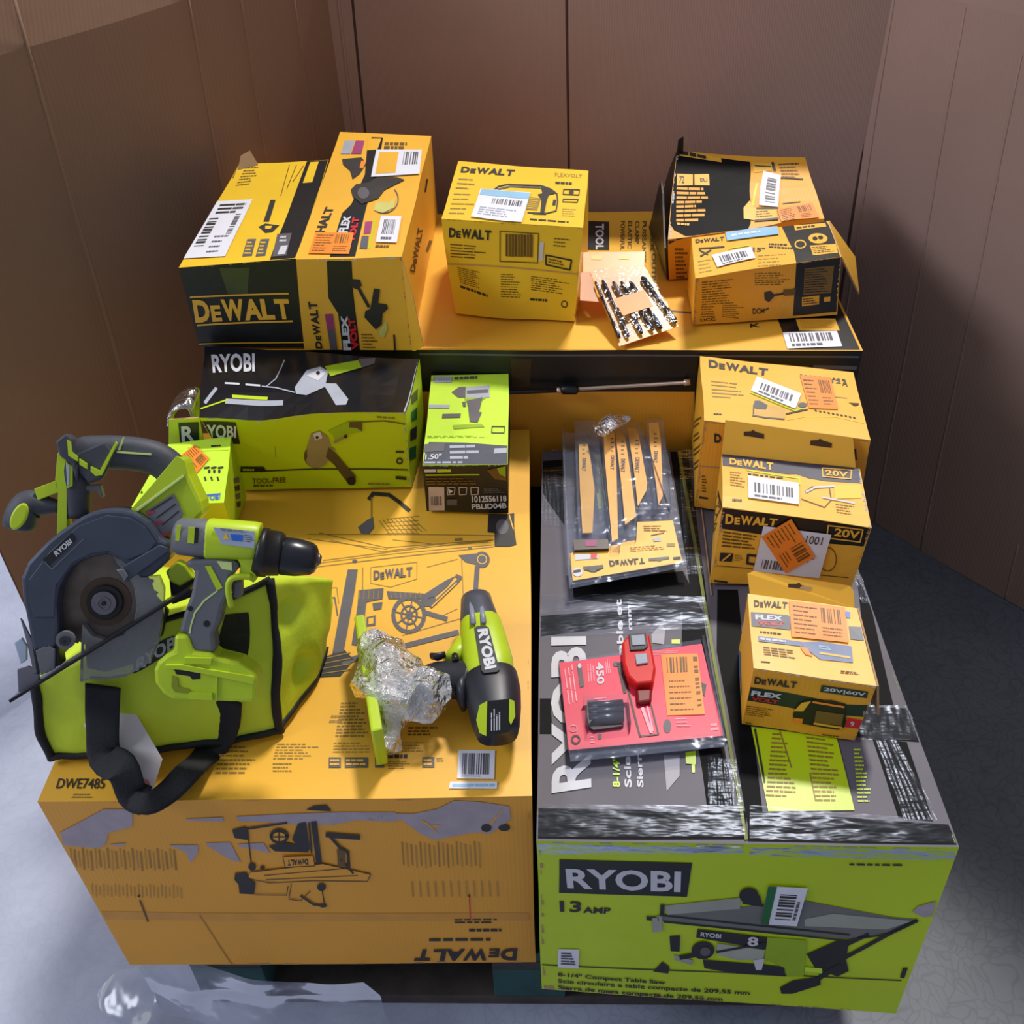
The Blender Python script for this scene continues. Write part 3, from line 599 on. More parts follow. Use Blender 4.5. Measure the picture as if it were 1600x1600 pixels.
t.poly(cmw(918, 280, 970, 278, 972, 305, 918, 305), LIM, 2); t.poly(cmw(1000, 985, 1065, 975, 1065, 1060, 1005, 1055), LIM, 3); t.poly(cmw(1040, 1060, 1060, 1060, 1060, 1110, 1042, 1110), LIM, 3)
t.line(cbl(345, 125, 345, 150), 6, LIM, 3)
for k in range(3): t.line(cbl(570+k*8, 360+k*150, 600, 520+k*120), 9, LIM, 2)
# lime label printed on the right flap
t.poly(cbt(185, 895, 650, 960, 742, 1350, 275, 1355), LIM, 3)
for k in range(2):
    t.lines(cbt(300, 925, 370, 930, 440, 1290, 260+k*0, 1280) if k == 0 else cbt(480, 945, 630, 965, 690, 1310, 530, 1310), 15, GRN if False else INKL, 4, .4, k+3, minw=.1, maxw=.3)
t.line(cbt(205, 910, 255, 1200), 3, INK, 4); t.line(cbt(340, 920, 400, 1120), 1.8, INKL, 4); t.line(cbt(500, 1150, 530, 1300), 1.8, INKL, 4)
t.lines(cbt(740, 1010, 780, 1010, 850, 1310, 760, 1310), 14, LIM, 2, .4, 6, minw=.2, maxw=.5)
t.line(px(1060, 700, 1098, 930, 1142, 1180, 1165, 1312), 5, mat('flap_edge', (120, 130, 40), .6), 4); t.line(px(1085, 700, 1110, 930), 2, TAN, 5)
f = Gb.front
f.poly(cgf(122, 138, 597, 154, 580, 275, 120, 257), BLK, 2); f.text('RYOBI', cgf(143, 168, 558, 182, 556, 258, 150, 240), WHP, 3, .03)
f.text('13', cgf(122, 286, 202, 288, 200, 328, 125, 326), INK, 2, .03); f.text('AMP', cgf(208, 308, 308, 312, 305, 334, 208, 330), INK, 2, .03)
f.line(cgf(50, 516, 1345, 575), 1.6, INK, 2)
f.text('8-1/4" Compact Table Saw', cgf(118, 543, 505, 572, 505, 590, 118, 560), INK, 3, .03)
f.text('Scie circulaire a table compacte de 209,55 mm', cgf(118, 566, 808, 612, 806, 630, 118, 584), INK, 3, .025); f.text('Sierra de mesa compacta de 209,55 mm', cgf(118, 588, 710, 634, 708, 650, 118, 606), INK, 3, .025)
SAWG = mat('grey_saw_print', (110, 112, 110), .5); SAWL = mat('light_grey_saw_print', (158, 162, 150), .5); DK = mat('black_saw_print', (34, 34, 38), .5)
f.poly(cgf(460, 345, 1000, 290, 1310, 350, 1400, 358, 1310, 402, 1160, 425, 830, 400, 500, 365), SAWG, 2)
f.poly(cgf(500, 305, 770, 278, 770, 318, 510, 338), SAWL, 3); f.poly(cgf(1000, 355, 1100, 335, 1380, 362, 1290, 392, 1000, 380), SAWL, 3)
f.poly(cgf(485, 300, 500, 300, 500, 340, 483, 345), DK, 4); f.poly(cgf(435, 342, 480, 345, 480, 360, 437, 356), DK, 4); f.poly(cgf(455, 350, 490, 335, 495, 395, 460, 400), SAWL, 4)
f.line(cgf(500, 340, 780, 372, 1160, 410), 2.2, DK, 4); f.line(cgf(500, 362, 830, 398, 1150, 430, 1310, 405, 1400, 360), 2.6, DK, 4)
f.ell(cgf(800, 268)[0], 15, 12, DK, 5); f.poly(cgf(770, 270, 840, 270, 850, 310, 780, 300), DK, 4)
f.poly(cgf(620, 390, 870, 420, 865, 465, 615, 420), DK, 3); f.text('RYOBI', cgf(632, 398, 705, 406, 703, 422, 630, 414), WHP, 5, .03); f.text('8', cgf(800, 415, 838, 418, 836, 452, 798, 448), WHP, 5, .03)
f.poly(cgf(520, 415, 558, 412, 556, 470, 524, 468), DK, 3); f.poly(cgf(535, 480, 605, 502, 600, 518, 540, 500), SAWL, 3); f.ell(cgf(640, 465)[0], 18, 14, DK, 4); f.ell(cgf(648, 468)[0], 8, 7, GRY, 5)
f.line(cgf(560, 490, 620, 480), 7, DK, 4); f.poly(cgf(690, 440, 860, 465, 855, 500, 760, 500, 690, 480), mat('pale_dial_print', (170, 172, 160), .5), 4); f.line(cgf(690, 470, 860, 440), 3.5, DK, 5)
f.poly(cgf(820, 500, 860, 495, 850, 535, 830, 535), WHP, 5); f.poly(cgf(640, 500, 930, 525, 935, 560, 760, 550, 645, 530), DK, 3)
f.poly(cgf(460, 540, 495, 505, 520, 525, 515, 548), DK, 3); f.poly(cgf(915, 600, 960, 575, 1060, 560, 1060, 590, 960, 622, 920, 622), DK, 3)
f.poly(cgf(1010, 480, 1100, 470, 1120, 430, 1160, 430, 1150, 500, 1160, 540, 1120, 560, 1040, 530), DK, 3); f.line(cgf(1150, 490, 1310, 402, 1395, 362), 6, DK, 3); f.line(cgf(1100, 470, 1225, 410), 6, DK, 3); f.line(cgf(1060, 560, 1130, 520), 8, DK, 4)
f.poly(cgf(1005, 525, 1065, 530, 1065, 548, 1005, 540), LIML, 4); f.poly(cgf(870, 420, 1010, 430, 1000, 560, 940, 560, 935, 530, 860, 500), mat('lime_print_shade', (150, 180, 20), .45), 3)
f.lines(cgf(1155, 156, 1425, 160, 1425, 167, 1155, 163), 1, INK, 3, .9, 4); f.poly(cgf(1340, 565, 1350, 530, 1368, 528, 1356, 565), BLK, 3)
f.poly(cgf(1380, 330, 1400, 310, 1465, 292, 1450, 345, 1420, 350), TORN, 3); f.lines(cgf(80, 67, 215, 67, 215, 77, 80, 77), 1, TAN, 2, .9, 6)
f.edge = None
Gb.edge('front', 0, 1, 1, 1, .005, SIL, 3); Gb.edge('front', 0, 0, 0, 1, .006, TAN, 4); Gb.edge('front', 0, 0, .5, 0, .012, TAN, 5); Gb.edge('front', .5, 0, 1, 0, .004, TAN, 6); Gb.edge('top', 1, 0, 1, 1, .004, LIM, 7)
Gb.done()
def grn(s, mb, L, q): s.poly(inset(q, 0, 0, .2, 1), GRN, L, mb); 
q = cgf(868, 232, 1008, 240, 972, 376, 843, 368)
def extra_green(s, mb, L, q): s.poly(inset(q, 0, 0, .22, 1), GRN, L, mb)
def fn(s, mb, L): s.poly(inset(q, 0, 0, .22, 1), GRN, L, mb); s.bars([inset(q, .35, .15, .78, .85)[k] for k in (3, 0, 1, 2)], INK, L, 3, 20, mb); s.lines([inset(q, .82, .15, .92, .85)[k] for k in (3, 0, 1, 2)], 1, GRY, L, .8, 3, mb)
Gb.front.sticker(Gb.root, 'barcode_label', q, WHT, 7, None, Gb.warp, fn)
q = cgf(120, 458, 196, 460, 192, 528, 118, 524)
Gb.front.sticker(Gb.root, 'barcode_label', q, WHT, 3, None, Gb.warp, lambda s, mb, L: s.lines(inset(q, .15, .15, .85, .85), 5, GRY, L, .6, 3, mb, minw=.5, maxw=.9))
# clear packing tape over the lid and its front edge
TAPE = film('clear_packing_tape', (60, 66, 84), .96, .22, 40, .36, ior=1.19, det=3, stretch=(.28, 1, 1), tint=(.68, .78, 1))
def tape(face, q, nm='packing_tape', layer=8, warp=None, nseg=10, lift=.0012):
    mb = MB(); tl, tr, br, bl = [np.array(p, float) for p in q]; V = []; n = 24; k = 8
    rr = random.Random(int(tl[0]+tl[1]))
    for j in range(k+1):
        for i in range(n+1):
            a, b = i/n, j/k; p = tl*(1-a)*(1-b)+tr*a*(1-b)+br*a*b+bl*(1-a)*b; V.append(tuple(p))
    P3 = []
    for (x, y) in V:
        u, v = face.uv(x, y); u = min(max(u, .002), .998); v = min(max(v, .002), .998); P3.append(face.at(u, v, face.base+.0004*layer+lift*rr.random()))
    mb.add(P3, [(j*(n+1)+i, j*(n+1)+i+1, (j+1)*(n+1)+i+1, (j+1)*(n+1)+i) for j in range(k) for i in range(n)], TAPE, True)
    return mb.build(nm, Gb.root, warp=Gb.warp)
for qq in (px(838, 1258, 1160, 1262, 1163, 1310, 839, 1309), px(1170, 1262, 1478, 1286, 1494, 1322, 1170, 1314), px(842, 930, 1100, 935, 1108, 985, 842, 1000),
           px(1105, 1185, 1150, 1190, 1160, 1262, 1105, 1262), px(1340, 1105, 1430, 1105, 1445, 1160, 1330, 1160), px(1330, 900, 1352, 900, 1372, 945, 1345, 945),
           px(845, 735, 885, 730, 885, 825, 845, 820), px(1365, 1160, 1400, 1160, 1465, 1285, 1410, 1285), px(850, 655, 1060, 655, 1062, 690, 848, 690), px(1060, 700, 1080, 700, 1098, 900, 1070, 900)):
    tape(Gb.top, qq)
for qq in (px(840, 1312, 1160, 1314, 1160, 1330, 840, 1328), px(1170, 1316, 1490, 1327, 1487, 1342, 1170, 1332)):
    tape(Gb.front, qq)
ZR = .662
# ================================================================ cartons on the rear carton
# black and yellow carton, left end
A1 = Box('tool_carton', 'black fronted carton with yellow top and large white shipping label, far left at back', 'carton', ZR,
         (279, 418), (463, 404), (514, 250), (374, 256), (312, 545), (476, 545), YBR, warp=(.0015, 8, 11), face_mats={'front': BLK, 'left': BLK, 'right': BLK}, group=None)
t = A1.top
t.poly(c1(925, 200, 965, 205, 720, 800, 580, 800, 800, 225, 870, 215), BLK, 1); t.poly(c1(820, 232, 868, 230, 828, 345, 775, 350), YBR, 2)
t.poly(c1(630, 640, 712, 636, 680, 765, 600, 770), GRY, 2); t.poly(c1(650, 712, 690, 708, 672, 758, 630, 760), WHP, 3); t.lines(c1(650, 650, 700, 648, 690, 690, 640, 692), 2, WHP, 3)
t.lines(c1(450, 255, 560, 250, 470, 360, 390, 370), 7, INKO, 1, .4, 3); t.line(c1(378, 260, 375, 320), 2, INKO, 1)
for k in range(3): t.line(c1(700+k*40, 245+k*3, 650+k*35, 420-k*40), 1.2, INKO, 1)
t.poly(c1(590, 445, 620, 445, 580, 570, 548, 570), INK, 1); t.poly(c1(520, 600, 560, 580, 640, 590, 600, 630, 560, 635, 540, 615), INK, 1); t.poly(c1(560, 595, 600, 595, 590, 612, 560, 612), YBR, 2)
for a in (0, 75): t.poly(c1(460+a, 670, 510+a, 668, 485+a, 765, 430+a, 768), GRY, 1); t.lines(c1(462+a, 680, 500+a, 680, 480+a, 760, 440+a, 760), 4, YBR, 2, .4, a+1, minw=.5, maxw=.9)
f = A1.front
f.text('', c1(145, 1010, 690, 1005, 712, 1118, 165, 1140), YEL, 3, logo=True)
f.line(c1(135, 995, 690, 975), 2.6, YEL, 2); f.line(c1(175, 1155, 715, 1130), 2.6, YEL, 2)
f.line(c1(175, 1262, 790, 1250), 1.5, YEL, 2)
f.poly(c1(300, 830, 470, 828, 460, 985, 350, 985), mat('tape_over_black', (56, 62, 44), .25), 1)
A1.edge('front', 0, 1, 1, 1, .002, TAN, 31)
A1.done()
q = c1(275, 458, 490, 445, 335, 770, 92, 782)
def fn(s, mb, L):
    s.lines(inset(q, .2, .05, .9, .25), 3, INK, L, .5, 2, mb, .3, .6); s.bars([inset(q, .12, .3, .35, .8)[k] for k in (3, 0, 1, 2)], INK, L, 3, 22, mb); s.bars([inset(q, .75, .25, .88, .6)[k] for k in (3, 0, 1, 2)], GRY, L, 3, 22, mb)
    s.lines(inset(q, .5, .6, .9, .95), 4, GRY, L, .3, 5, mb)
A1.top.sticker(A1.root, 'shipping_label', q, WHT, 4, 'large white shipping label', A1.warp, fn)
slab([A1.top.at(.02, .93, .0), A1.top.at(.22, .98, .0), A1.top.at(.14, .98, .0)+np.array([.0, .01, .022]), A1.top.at(.05, .95, 0)+np.array([0, .01, .018])], .002, TAN, 'torn_flap', A1.root, A1.warp, 3)
# tall angle grinder carton next to it
A2 = Box('tool_carton', 'tall yellow carton with black stripe and orange sticker, second from left at back', 'carton', ZR,
         (462, 406), (628, 401), (673, 212), (531, 206), (476, 549), (645, 549), YEL, warp=(.0015, 8, 12))
t = A2.top
t.poly(c1(1140, 170, 1165, 90, 1230, 92, 1200, 300, 1140, 470, 1070, 765, 925, 768, 1000, 520, 1050, 470, 1130, 300), BLK, 1)
t.poly(c1(1140, 100, 1220, 100, 1200, 160, 1140, 165), YEL, 2)
t.poly(c1(1010, 112, 1070, 110, 1045, 185, 990, 185), SIL, 2); t.poly(c1(1075, 110, 1125, 112, 1110, 185, 1050, 185), mat('magenta_ink', (160, 60, 110), .5), 2)
t.lines(c1(1240, 115, 1420, 115, 1420, 160, 1235, 160), 2, INKO, 1, .7, 3)
t.poly(c1(1000, 215, 1110, 205, 1140, 240, 1100, 300, 1060, 330, 1045, 280, 1005, 245), INK, 3); t.poly(c1(1110, 225, 1140, 225, 1120, 270, 1100, 265), ORG, 4)
t.poly(c1(1050, 390, 1080, 360, 1150, 350, 1200, 320, 1310, 320, 1355, 335, 1240, 390, 1200, 440, 1110, 470, 1060, 430), INK, 4); t.poly(c1(1215, 300, 1270, 250, 1310, 250, 1240, 320), INK, 4)
t.ell(c1(1120, 410)[0], 9, 9, GRY, 5); t.poly(c1(1190, 455, 1260, 460, 1300, 430, 1290, 490, 1230, 520, 1180, 505), mat('pale_disc_ink', (205, 200, 110), .5), 3)
t.ring(c1(1235, 440)[0], 22, 22, 1.5, GRY, 3, a0=-40, a1=120)
t.text('HALT', [c1(845, 635)[0], c1(905, 487)[0], c1(955, 487)[0], c1(900, 635)[0]][0:4], INK, 2, .04)
t.text('FLEX', [c1(975, 635)[0], c1(1010, 540)[0], c1(1052, 540)[0], c1(1030, 635)[0]], WHP, 3, .05); t.text('VOLT', [c1(1030, 690)[0], c1(1060, 545)[0], c1(1100, 545)[0], c1(1065, 690)[0]], RED, 3, .05)
t.poly(c1(1130, 570, 1170, 568, 1160, 635, 1120, 640), mat('magenta_ink', ()), 2); t.poly(c1(1110, 650, 1150, 650, 1140, 725, 1095, 722), GRY, 2); t.line(c1(1190, 550, 1150, 720), 2.5, LIM, 1)
t.lines(c1(1190, 700, 1310, 705, 1300, 720, 1185, 715), 1, INKO, 2, .9)
f = A2.front
f.poly(c1(908, 790, 1050, 790, 1060, 960, 1100, 1310, 1000, 1310, 975, 1090, 920, 1000), BLK, 1)
f.text('', [c1(850, 1290)[0], c1(805, 1020)[0], c1(855, 1020)[0], c1(885, 1290)[0]], INK, 2, logo=True)
f.poly(c1(900, 1092, 945, 1090, 970, 1300, 930, 1290), mat('magenta_ink', ()), 2); f.poly(c1(915, 1180, 955, 1180, 968, 1300, 930, 1295), GRY, 3)
f.text('FLEX', [c1(1005, 1300)[0], c1(990, 1100)[0], c1(1028, 1100)[0], c1(1048, 1300)[0]], WHP, 3, .05); f.text('VOLT', [c1(1050, 1300)[0], c1(1032, 1115)[0], c1(1068, 1112)[0], c1(1095, 1290)[0]], RED, 3, .05)
f.poly(c1(1045, 890, 1100, 895, 1110, 930, 1075, 950, 1040, 925), INK, 2); f.line(c1(1090, 940, 1150, 1050), 5, INK, 2); f.poly(c1(1180, 945, 1215, 950, 1205, 1030, 1255, 1035, 1260, 1060, 1230, 1090, 1225, 1150, 1190, 1180, 1125, 1110, 1130, 1075, 1160, 1060), INK, 3)
f.poly(c1(1205, 1190, 1250, 1130, 1255, 1180, 1235, 1225, 1210, 1215), mat('pale_disc_ink', ()), 2); f.lines(c1(1105, 1200, 1200, 1200, 1210, 1290, 1115, 1290), 5, INKO, 2, .4); f.line(c1(1295, 1210, 1302, 1310), 3, INK, 2)
g = A2.right
g.text('DeWALT', [c1(1385, 850)[0], c1(1425, 600)[0], c1(1455, 600)[0], c1(1410, 860)[0]], INK, 2, .03); g.line(c1(1480, 330, 1470, 400), 2.5, INK, 1); g.line(c1(1500, 680, 1480, 740), 4, INK, 1)
A2.edge('front', 0, 1, 1, 1, .003, WHP, 31); A2.edge('front', 1, 0, 1, 1, .003, TAN, 32); A2.edge('right', .4, 0, 1, 1, .003, TAN, 33)
A2.done()
orange_sticker(A2.top, A2, c1(850, 635, 1065, 635, 1035, 755, 805, 755), 2)
def fn(s, mb, L): s.bars(inset(q, .62, .1, .95, .6), GRY, L, 3, 16, mb); s.poly(inset(q, .08, .1, .5, .9), YEL, L, mb)
q = c1(1195, 165, 1450, 165, 1440, 305, 1165, 320); A2.top.sticker(A2.root, 'shipping_label', q, WHT, 6, None, A2.warp, fn)
q = c1(1220, 540, 1335, 545, 1310, 695, 1190, 690); barcode_sticker(A2.top, A2, q, 5, (.2, .15, .8, .7), layer=6)
slab([A2.front.P(1, .0), A2.front.P(1, 0)+np.array([.018, -.004, .012]), A2.front.P(1, 1)+np.array([.012, -.006, -.06]), A2.front.P(1, .97)], .0025, YEL, 'side_flap', A2.root, A2.warp, 4)
# jobsite radio carton
A3 = Box('tool_carton', 'square yellow carton with an outline drawing and pale blue label, middle at back', 'carton', ZR,
         (690, 341), (911, 356), (920, 267), (716, 252), (708, 496), (898, 506), YBR, warp=(.002, 9, 13),
         dents=[((-.17, 1.42, .67), .06, (.012, .035, .012)), ((0, 1.40, .67), .06, (0, .02, .0))])
t = A3.top
t.text('', c2(205, 125, 545, 140, 530, 180, 197, 162), INK, 2, logo=True)
t.lines(c2(190, 190, 320, 195, 300, 280, 165, 270), 3, INKL, 1, .3, 3, minw=.3, maxw=.6); t.lines(c2(160, 280, 310, 285, 260, 430, 120, 425), 5, INKL, 1, .25, 4, minw=.3, maxw=.6)
t.line(c2(405, 270, 440, 245, 500, 232, 700, 240, 760, 262, 800, 292, 808, 340, 800, 400, 740, 415, 620, 410), 2, INK, 2); t.line(c2(430, 265, 510, 245, 690, 252, 740, 275), 2.4, GRY, 2)
t.poly(c2(700, 245, 760, 262, 790, 290, 750, 300, 740, 330, 725, 415, 700, 418, 705, 330, 680, 295, 710, 290), INK, 3); t.poly(c2(620, 310, 700, 320, 680, 395, 610, 390), INKL, 2); t.lines(c2(625, 315, 695, 322, 678, 390, 615, 385), 6, YBR, 3, .4, minw=.8, maxw=.9)
t.poly(c2(780, 330, 800, 332, 795, 365, 775, 362), INK, 3); t.line(c2(655, 415, 735, 418), 3, INK, 2)
t.text('FLEXVOLT', c2(790, 160, 960, 175, 955, 195, 790, 185), INKL, 1, 0); t.lines(c2(790, 212, 950, 222, 948, 245, 790, 235), 1, INK, 2, .6)
t.line(c2(842, 265, 940, 268, 938, 300, 840, 296, 842, 265), 1.6, INK, 2); t.ell(c2(890, 283)[0], 4, 3, INK, 2); t.line(c2(842, 325, 935, 328, 930, 345, 840, 342, 842, 325), 1.4, INK, 2)
t.lines(c2(635, 445, 920, 470, 918, 480, 632, 458), 1, INK, 2, .7, 5); t.lines(c2(840, 380, 930, 385, 925, 440, 835, 435), 4, INKL, 1, .3, 6)
f = A3.front
f.text('', c2(130, 500, 392, 518, 388, 580, 128, 560), INK, 2, logo=True)
f.lines(c2(135, 595, 365, 615, 360, 705, 138, 690), 5, INKO, 1, .4, 4, minw=.3, maxw=.7)
f.line(c2(445, 522, 688, 540, 682, 725, 445, 715, 445, 522), 1.6, INKO, 2); f.poly(c2(478, 538, 655, 550, 650, 690, 478, 682), mat('barcode_shade', (160, 122, 26), .5), 2)
for k in range(9): f.line(c2(488+k*19, 545, 488+k*19, 680), 1.5+(k % 3), INKO if k % 3 else INK, 3)
f.poly(c2(697, 590, 722, 592, 715, 712, 688, 710), WHP, 2); f.line(c2(735, 675, 895, 705, 885, 765, 735, 735, 735, 675), 2.5, INK, 2); f.lines(c2(750, 690, 880, 715, 875, 750, 750, 725), 2, INKO, 2, .5)
f.lines(c2(785, 560, 900, 570, 895, 635, 780, 625), 3, INKO, 1, .35, 5)
f.lines(c2(175, 745, 330, 780, 340, 900, 190, 860), 9, INKO, 1, .4, 6); f.lines(c2(190, 870, 380, 930, 380, 950, 190, 890), 1, INK, 2, .8, 6); f.lines(c2(450, 790, 550, 795, 620, 950, 450, 945), 10, INKO, 1, .35, 7)
f.lines(c2(640, 805, 880, 830, 875, 930, 640, 900), 7, INKO, 1, .4, 8); f.lines(c2(635, 945, 790, 955, 790, 975, 632, 962), 1, INK, 2, .8, 8); f.ring(c2(850, 985)[0], 4.5, 5, 1.6, INK, 2)
f.line(c2(100, 728, 300, 735, 600, 760, 940, 790), 1.4, TAN, 3)
A3.edge('front', 0, 1, 1, 1, .002, TAN, 41); A3.edge('front', 1, 0, 1, 1, .002, TAN, 42)
A3.done()
q = c2(325, 268, 635, 288, 580, 485, 262, 440)
def fn(s, mb, L): s.poly(inset(q, 0.02, 0.02, 1, .22), BLU, L, mb); s.bars(inset(q, .3, .3, .9, .48), GRY, L, 4, 26, mb); s.lines(inset(q, .1, .6, .95, .9), 4, SIL, L, .4, 5, mb)
A3.top.sticker(A3.root, 'shipping_label', q, WHT, 6, None, A3.warp, fn)
# crushed black and yellow carton, right end
A4 = Box('tool_carton', 'crushed black and yellow carton standing behind a smaller carton, far right at back', 'carton', ZR,
         None, None, None, None, None, None, YOR, corners=[tuple(onz(1046, 444, ZR)+np.array([0, .012, 0])), (.455, 1.63, ZR), (.44, 1.85, ZR), (.2, 1.86, ZR), tuple(onz(1046, 373, .745)), tuple(onz(1289, 341, .755)), tuple(onz(1257, 247, .785)), tuple(onz(1055, 236, .785))], warp=(.004, 12, 14), face_mats={'left': BLK, 'right': YOR},
         dents=[((.33, 1.8, .86), .07, (0, 0, -.012))])
t = A4.top
t.poly(c3(215, 160, 740, 220, 750, 640, 740, 700, 320, 725, 160, 650, 130, 350), BLKM, 1)
t.poly(c3(250, 140, 550, 200, 555, 228, 250, 190), YEL, 2); t.lines(c3(260, 150, 540, 205, 545, 225, 260, 185), 1, INK, 3, .8, 3, minw=.1, maxw=.3)
t.poly(c3(248, 310, 360, 315, 358, 385, 250, 388), YEL, 2); t.poly(c3(370, 315, 475, 315, 472, 390, 370, 385), YEL, 2); t.text('72', c3(265, 325, 300, 325, 300, 375, 265, 372), INK, 3); t.text('EU', c3(410, 340, 460, 345, 460, 368, 410, 365), INK, 3)
t.lines(c3(250, 390, 460, 400, 470, 640, 255, 640), 8, YOR, 2, .55, 5, minw=.2, maxw=.4); t.lines(c3(260, 640, 390, 650, 385, 665, 262, 655), 1, YEL, 3, .9)
t.poly(c3(755, 225, 890, 240, 885, 290, 760, 300), YEL, 2); t.line(c3(765, 250, 880, 262), 2, INK, 3); t.line(c3(895, 235, 905, 290), 4, INK, 2); t.lines(c3(930, 240, 1080, 235, 1100, 350, 960, 345), 5, INKO, 2, .4, 6)
t.poly(c3(695, 540, 740, 490, 770, 540, 920, 545, 920, 620, 780, 625, 700, 610), YEL, 3); t.lines(c3(780, 560, 900, 560, 900, 610, 780, 610), 3, INKO, 4, .4); t.line(c3(785, 545, 925, 550), 3, INK, 4); t.line(c3(780, 625, 930, 625), 3, INK, 4)
t.line(c3(945, 340, 1100, 350), 2, INK, 3); t.line(c3(960, 515, 1080, 500), 1.5, INK, 2); t.line(c3(790, 380, 760, 520), 3, LIM, 2)
f = A4.front
f.poly(c3(150, 640, 250, 650, 330, 720, 200, 780, 165, 740), BLK, 1); f.lines(c3(245, 800, 330, 800, 335, 1010, 245, 1015), 8, INKO, 2, .5, 8)
for k in range(5): A4.left.line(c3(180-k*8, 200+k*90, 150-k*4, 260+k*90), 2.5, YEL, 1)
A4.edge('left', 1, 0, 1, 1, .006, TAN, 51); A4.edge('top', 0, 0, 0, 1, .005, SIL, 52); A4.edge('front', 0, 1, .5, 1, .005, TAN, 53)
A4.done()
q = c3(825, 295, 945, 330, 925, 545, 800, 525); 
def fn(s, mb, L): s.bars([inset(q, .3, .12, .8, .88)[k] for k in (3, 0, 1, 2)], GRY, L, 3, 20, mb)
A4.top.sticker(A4.root, 'barcode_label', q, WHT, 6, None, A4.warp, fn)
orange_sticker(A4.top, A4, c3(920, 560, 1160, 505, 1215, 610, 955, 660), 7)
slab([np.array(A4.left.P(1, 0))+[-.002, 0, 0], np.array(A4.left.P(.2, 0))+[-.012, 0, 0], np.array(A4.left.P(.2, .8))+[-.016, 0, .0], np.array(A4.left.P(1, .8))+[-.004, 0, 0]], .003, BLK, 'side_flap', A4.root, A4.warp, 5)
slab([A4.top.at(.0, .93, 0), A4.top.at(.05, .98, 0), A4.top.at(.045, .98, 0)+np.array([0, 0, .03]), A4.top.at(.01, .95, 0)+np.array([0, 0, .028])], .002, BLK, 'torn_corner', A4.root, A4.warp, 2)
# small carton in front of it
A5 = Box('tool_carton', 'long low yellow carton with black end panel, in front of the crushed carton', 'carton', ZR,
         (1086, 434), (1314, 401), (1295, 345), (1080, 372), (1084, 510), (1309, 494), YEL, warp=(.002, 12, 15), face_mats={'front': YOR})
t = A5.top
t.poly(c3(955, 640, 1260, 630, 1280, 660, 1350, 870, 1055, 915, 1035, 830, 1000, 760), BLK, 1); t.poly(c3(945, 630, 1040, 640, 1050, 690, 985, 720, 960, 680), YEL, 2) if False else None
t.poly(c3(1045, 660, 1255, 645, 1262, 668, 1050, 695), YEL, 2); t.lines(c3(1060, 668, 1250, 650, 1252, 665, 1062, 688), 1, INK, 3, .6)
t.ring(c3(1080, 790)[0], 8, 6, 2, YEL, 2); t.ell(c3(1200, 750)[0], 15, 8, YEL, 2); t.ell(c3(1180, 752)[0], 4, 3, BLK, 3); t.ell(c3(1218, 745)[0], 4, 3, BLK, 3)
t.poly(c3(1145, 800, 1320, 785, 1335, 845, 1165, 865), YEL, 2); t.lines(c3(1155, 808, 1310, 795, 1320, 840, 1170, 855), 4, INK, 3, .3, 3)
t.text('', c3(372, 757, 570, 737, 570, 762, 375, 783), INK, 2, logo=True); t.line(c3(400, 820, 480, 815, 570, 805), 2.5, INK, 2); t.line(c3(410, 870, 480, 830), 2.5, INK, 2); t.line(c3(400, 830, 460, 860), 2, INK, 2); t.line(c3(600, 820, 740, 795), 1.6, LIM, 3)
t.text('15"', c3(765, 805, 845, 808, 845, 832, 765, 838), INK, 2, .03); t.lines(c3(870, 775, 1040, 780, 1050, 830, 870, 810), 2, INK, 2, .5, 4); t.lines(c3(800, 850, 1010, 840, 1020, 930, 790, 950), 4, INKL, 1, .25, 5); t.lines(c3(390, 890, 480, 880, 500, 970, 400, 985), 4, INKL, 1, .25, 6)
f = A5.front
f.poly(c3(1055, 910, 1355, 875, 1330, 1245, 1035, 1265), BLK, 1); f.poly(c3(1110, 950, 1310, 930, 1295, 1115, 1105, 1125), mat('brown_panel_print', (120, 90, 34), .5), 2); f.lines(c3(1115, 955, 1300, 940, 1290, 1110, 1110, 1115), 10, BLK, 3, .3, 3, minw=.5)
f.poly(c3(1095, 1140, 1215, 1130, 1212, 1190, 1095, 1200), YOR, 2); f.lines(c3(1100, 1145, 1210, 1138, 1208, 1185, 1100, 1192), 3, BLK, 3, .4); f.poly(c3(1245, 1145, 1290, 1140, 1288, 1172, 1245, 1175), YOR, 2)
f.lines(c3(415, 1030, 640, 1015, 640, 1190, 420, 1200), 10, INKO, 1, .35, 6); f.lines(c3(770, 980, 1010, 970, 1010, 1060, 770, 1070), 6, INKO, 1, .35, 7); f.lines(c3(555, 1195, 700, 1190, 690, 1290, 555, 1280), 7, INKO, 1, .35, 8); f.lines(c3(415, 1200, 520, 1200, 520, 1280, 415, 1285), 5, INKO, 1, .35, 9)
f.poly(c3(835, 1110, 880, 1100, 910, 1130, 870, 1175, 840, 1160), INK, 2); f.line(c3(880, 1130, 950, 1120, 1060, 1080), 3, INK, 2); f.poly(c3(965, 1090, 1050, 1085, 1045, 1125, 970, 1130), INKO, 3)
f.text('DCM', c3(760, 1215, 840, 1215, 840, 1250, 765, 1255), INK, 2); f.line(c3(840, 1230, 870, 1215), 2, INK, 2); f.text('DCC', c3(412, 1290, 510, 1280, 515, 1300, 415, 1308), INK, 2)
A5.edge('front', 0, 0, 0, 1, .005, TAN, 61); A5.edge('front', 0, 1, 1, 1, .002, TAN, 62); A5.edge('front', 1, 0, 1, 1, .003, YEL, 63)
A5.done()
q = c3(575, 712, 930, 668, 940, 725, 590, 770); A5.top.sticker(A5.root, 'blue_label', q, BLU, 6, 'pale blue strip label', A5.warp, lambda s, mb, L: s.lines(inset(q, .1, .3, .9, .7), 1, WHT, L, .5, 3, mb))
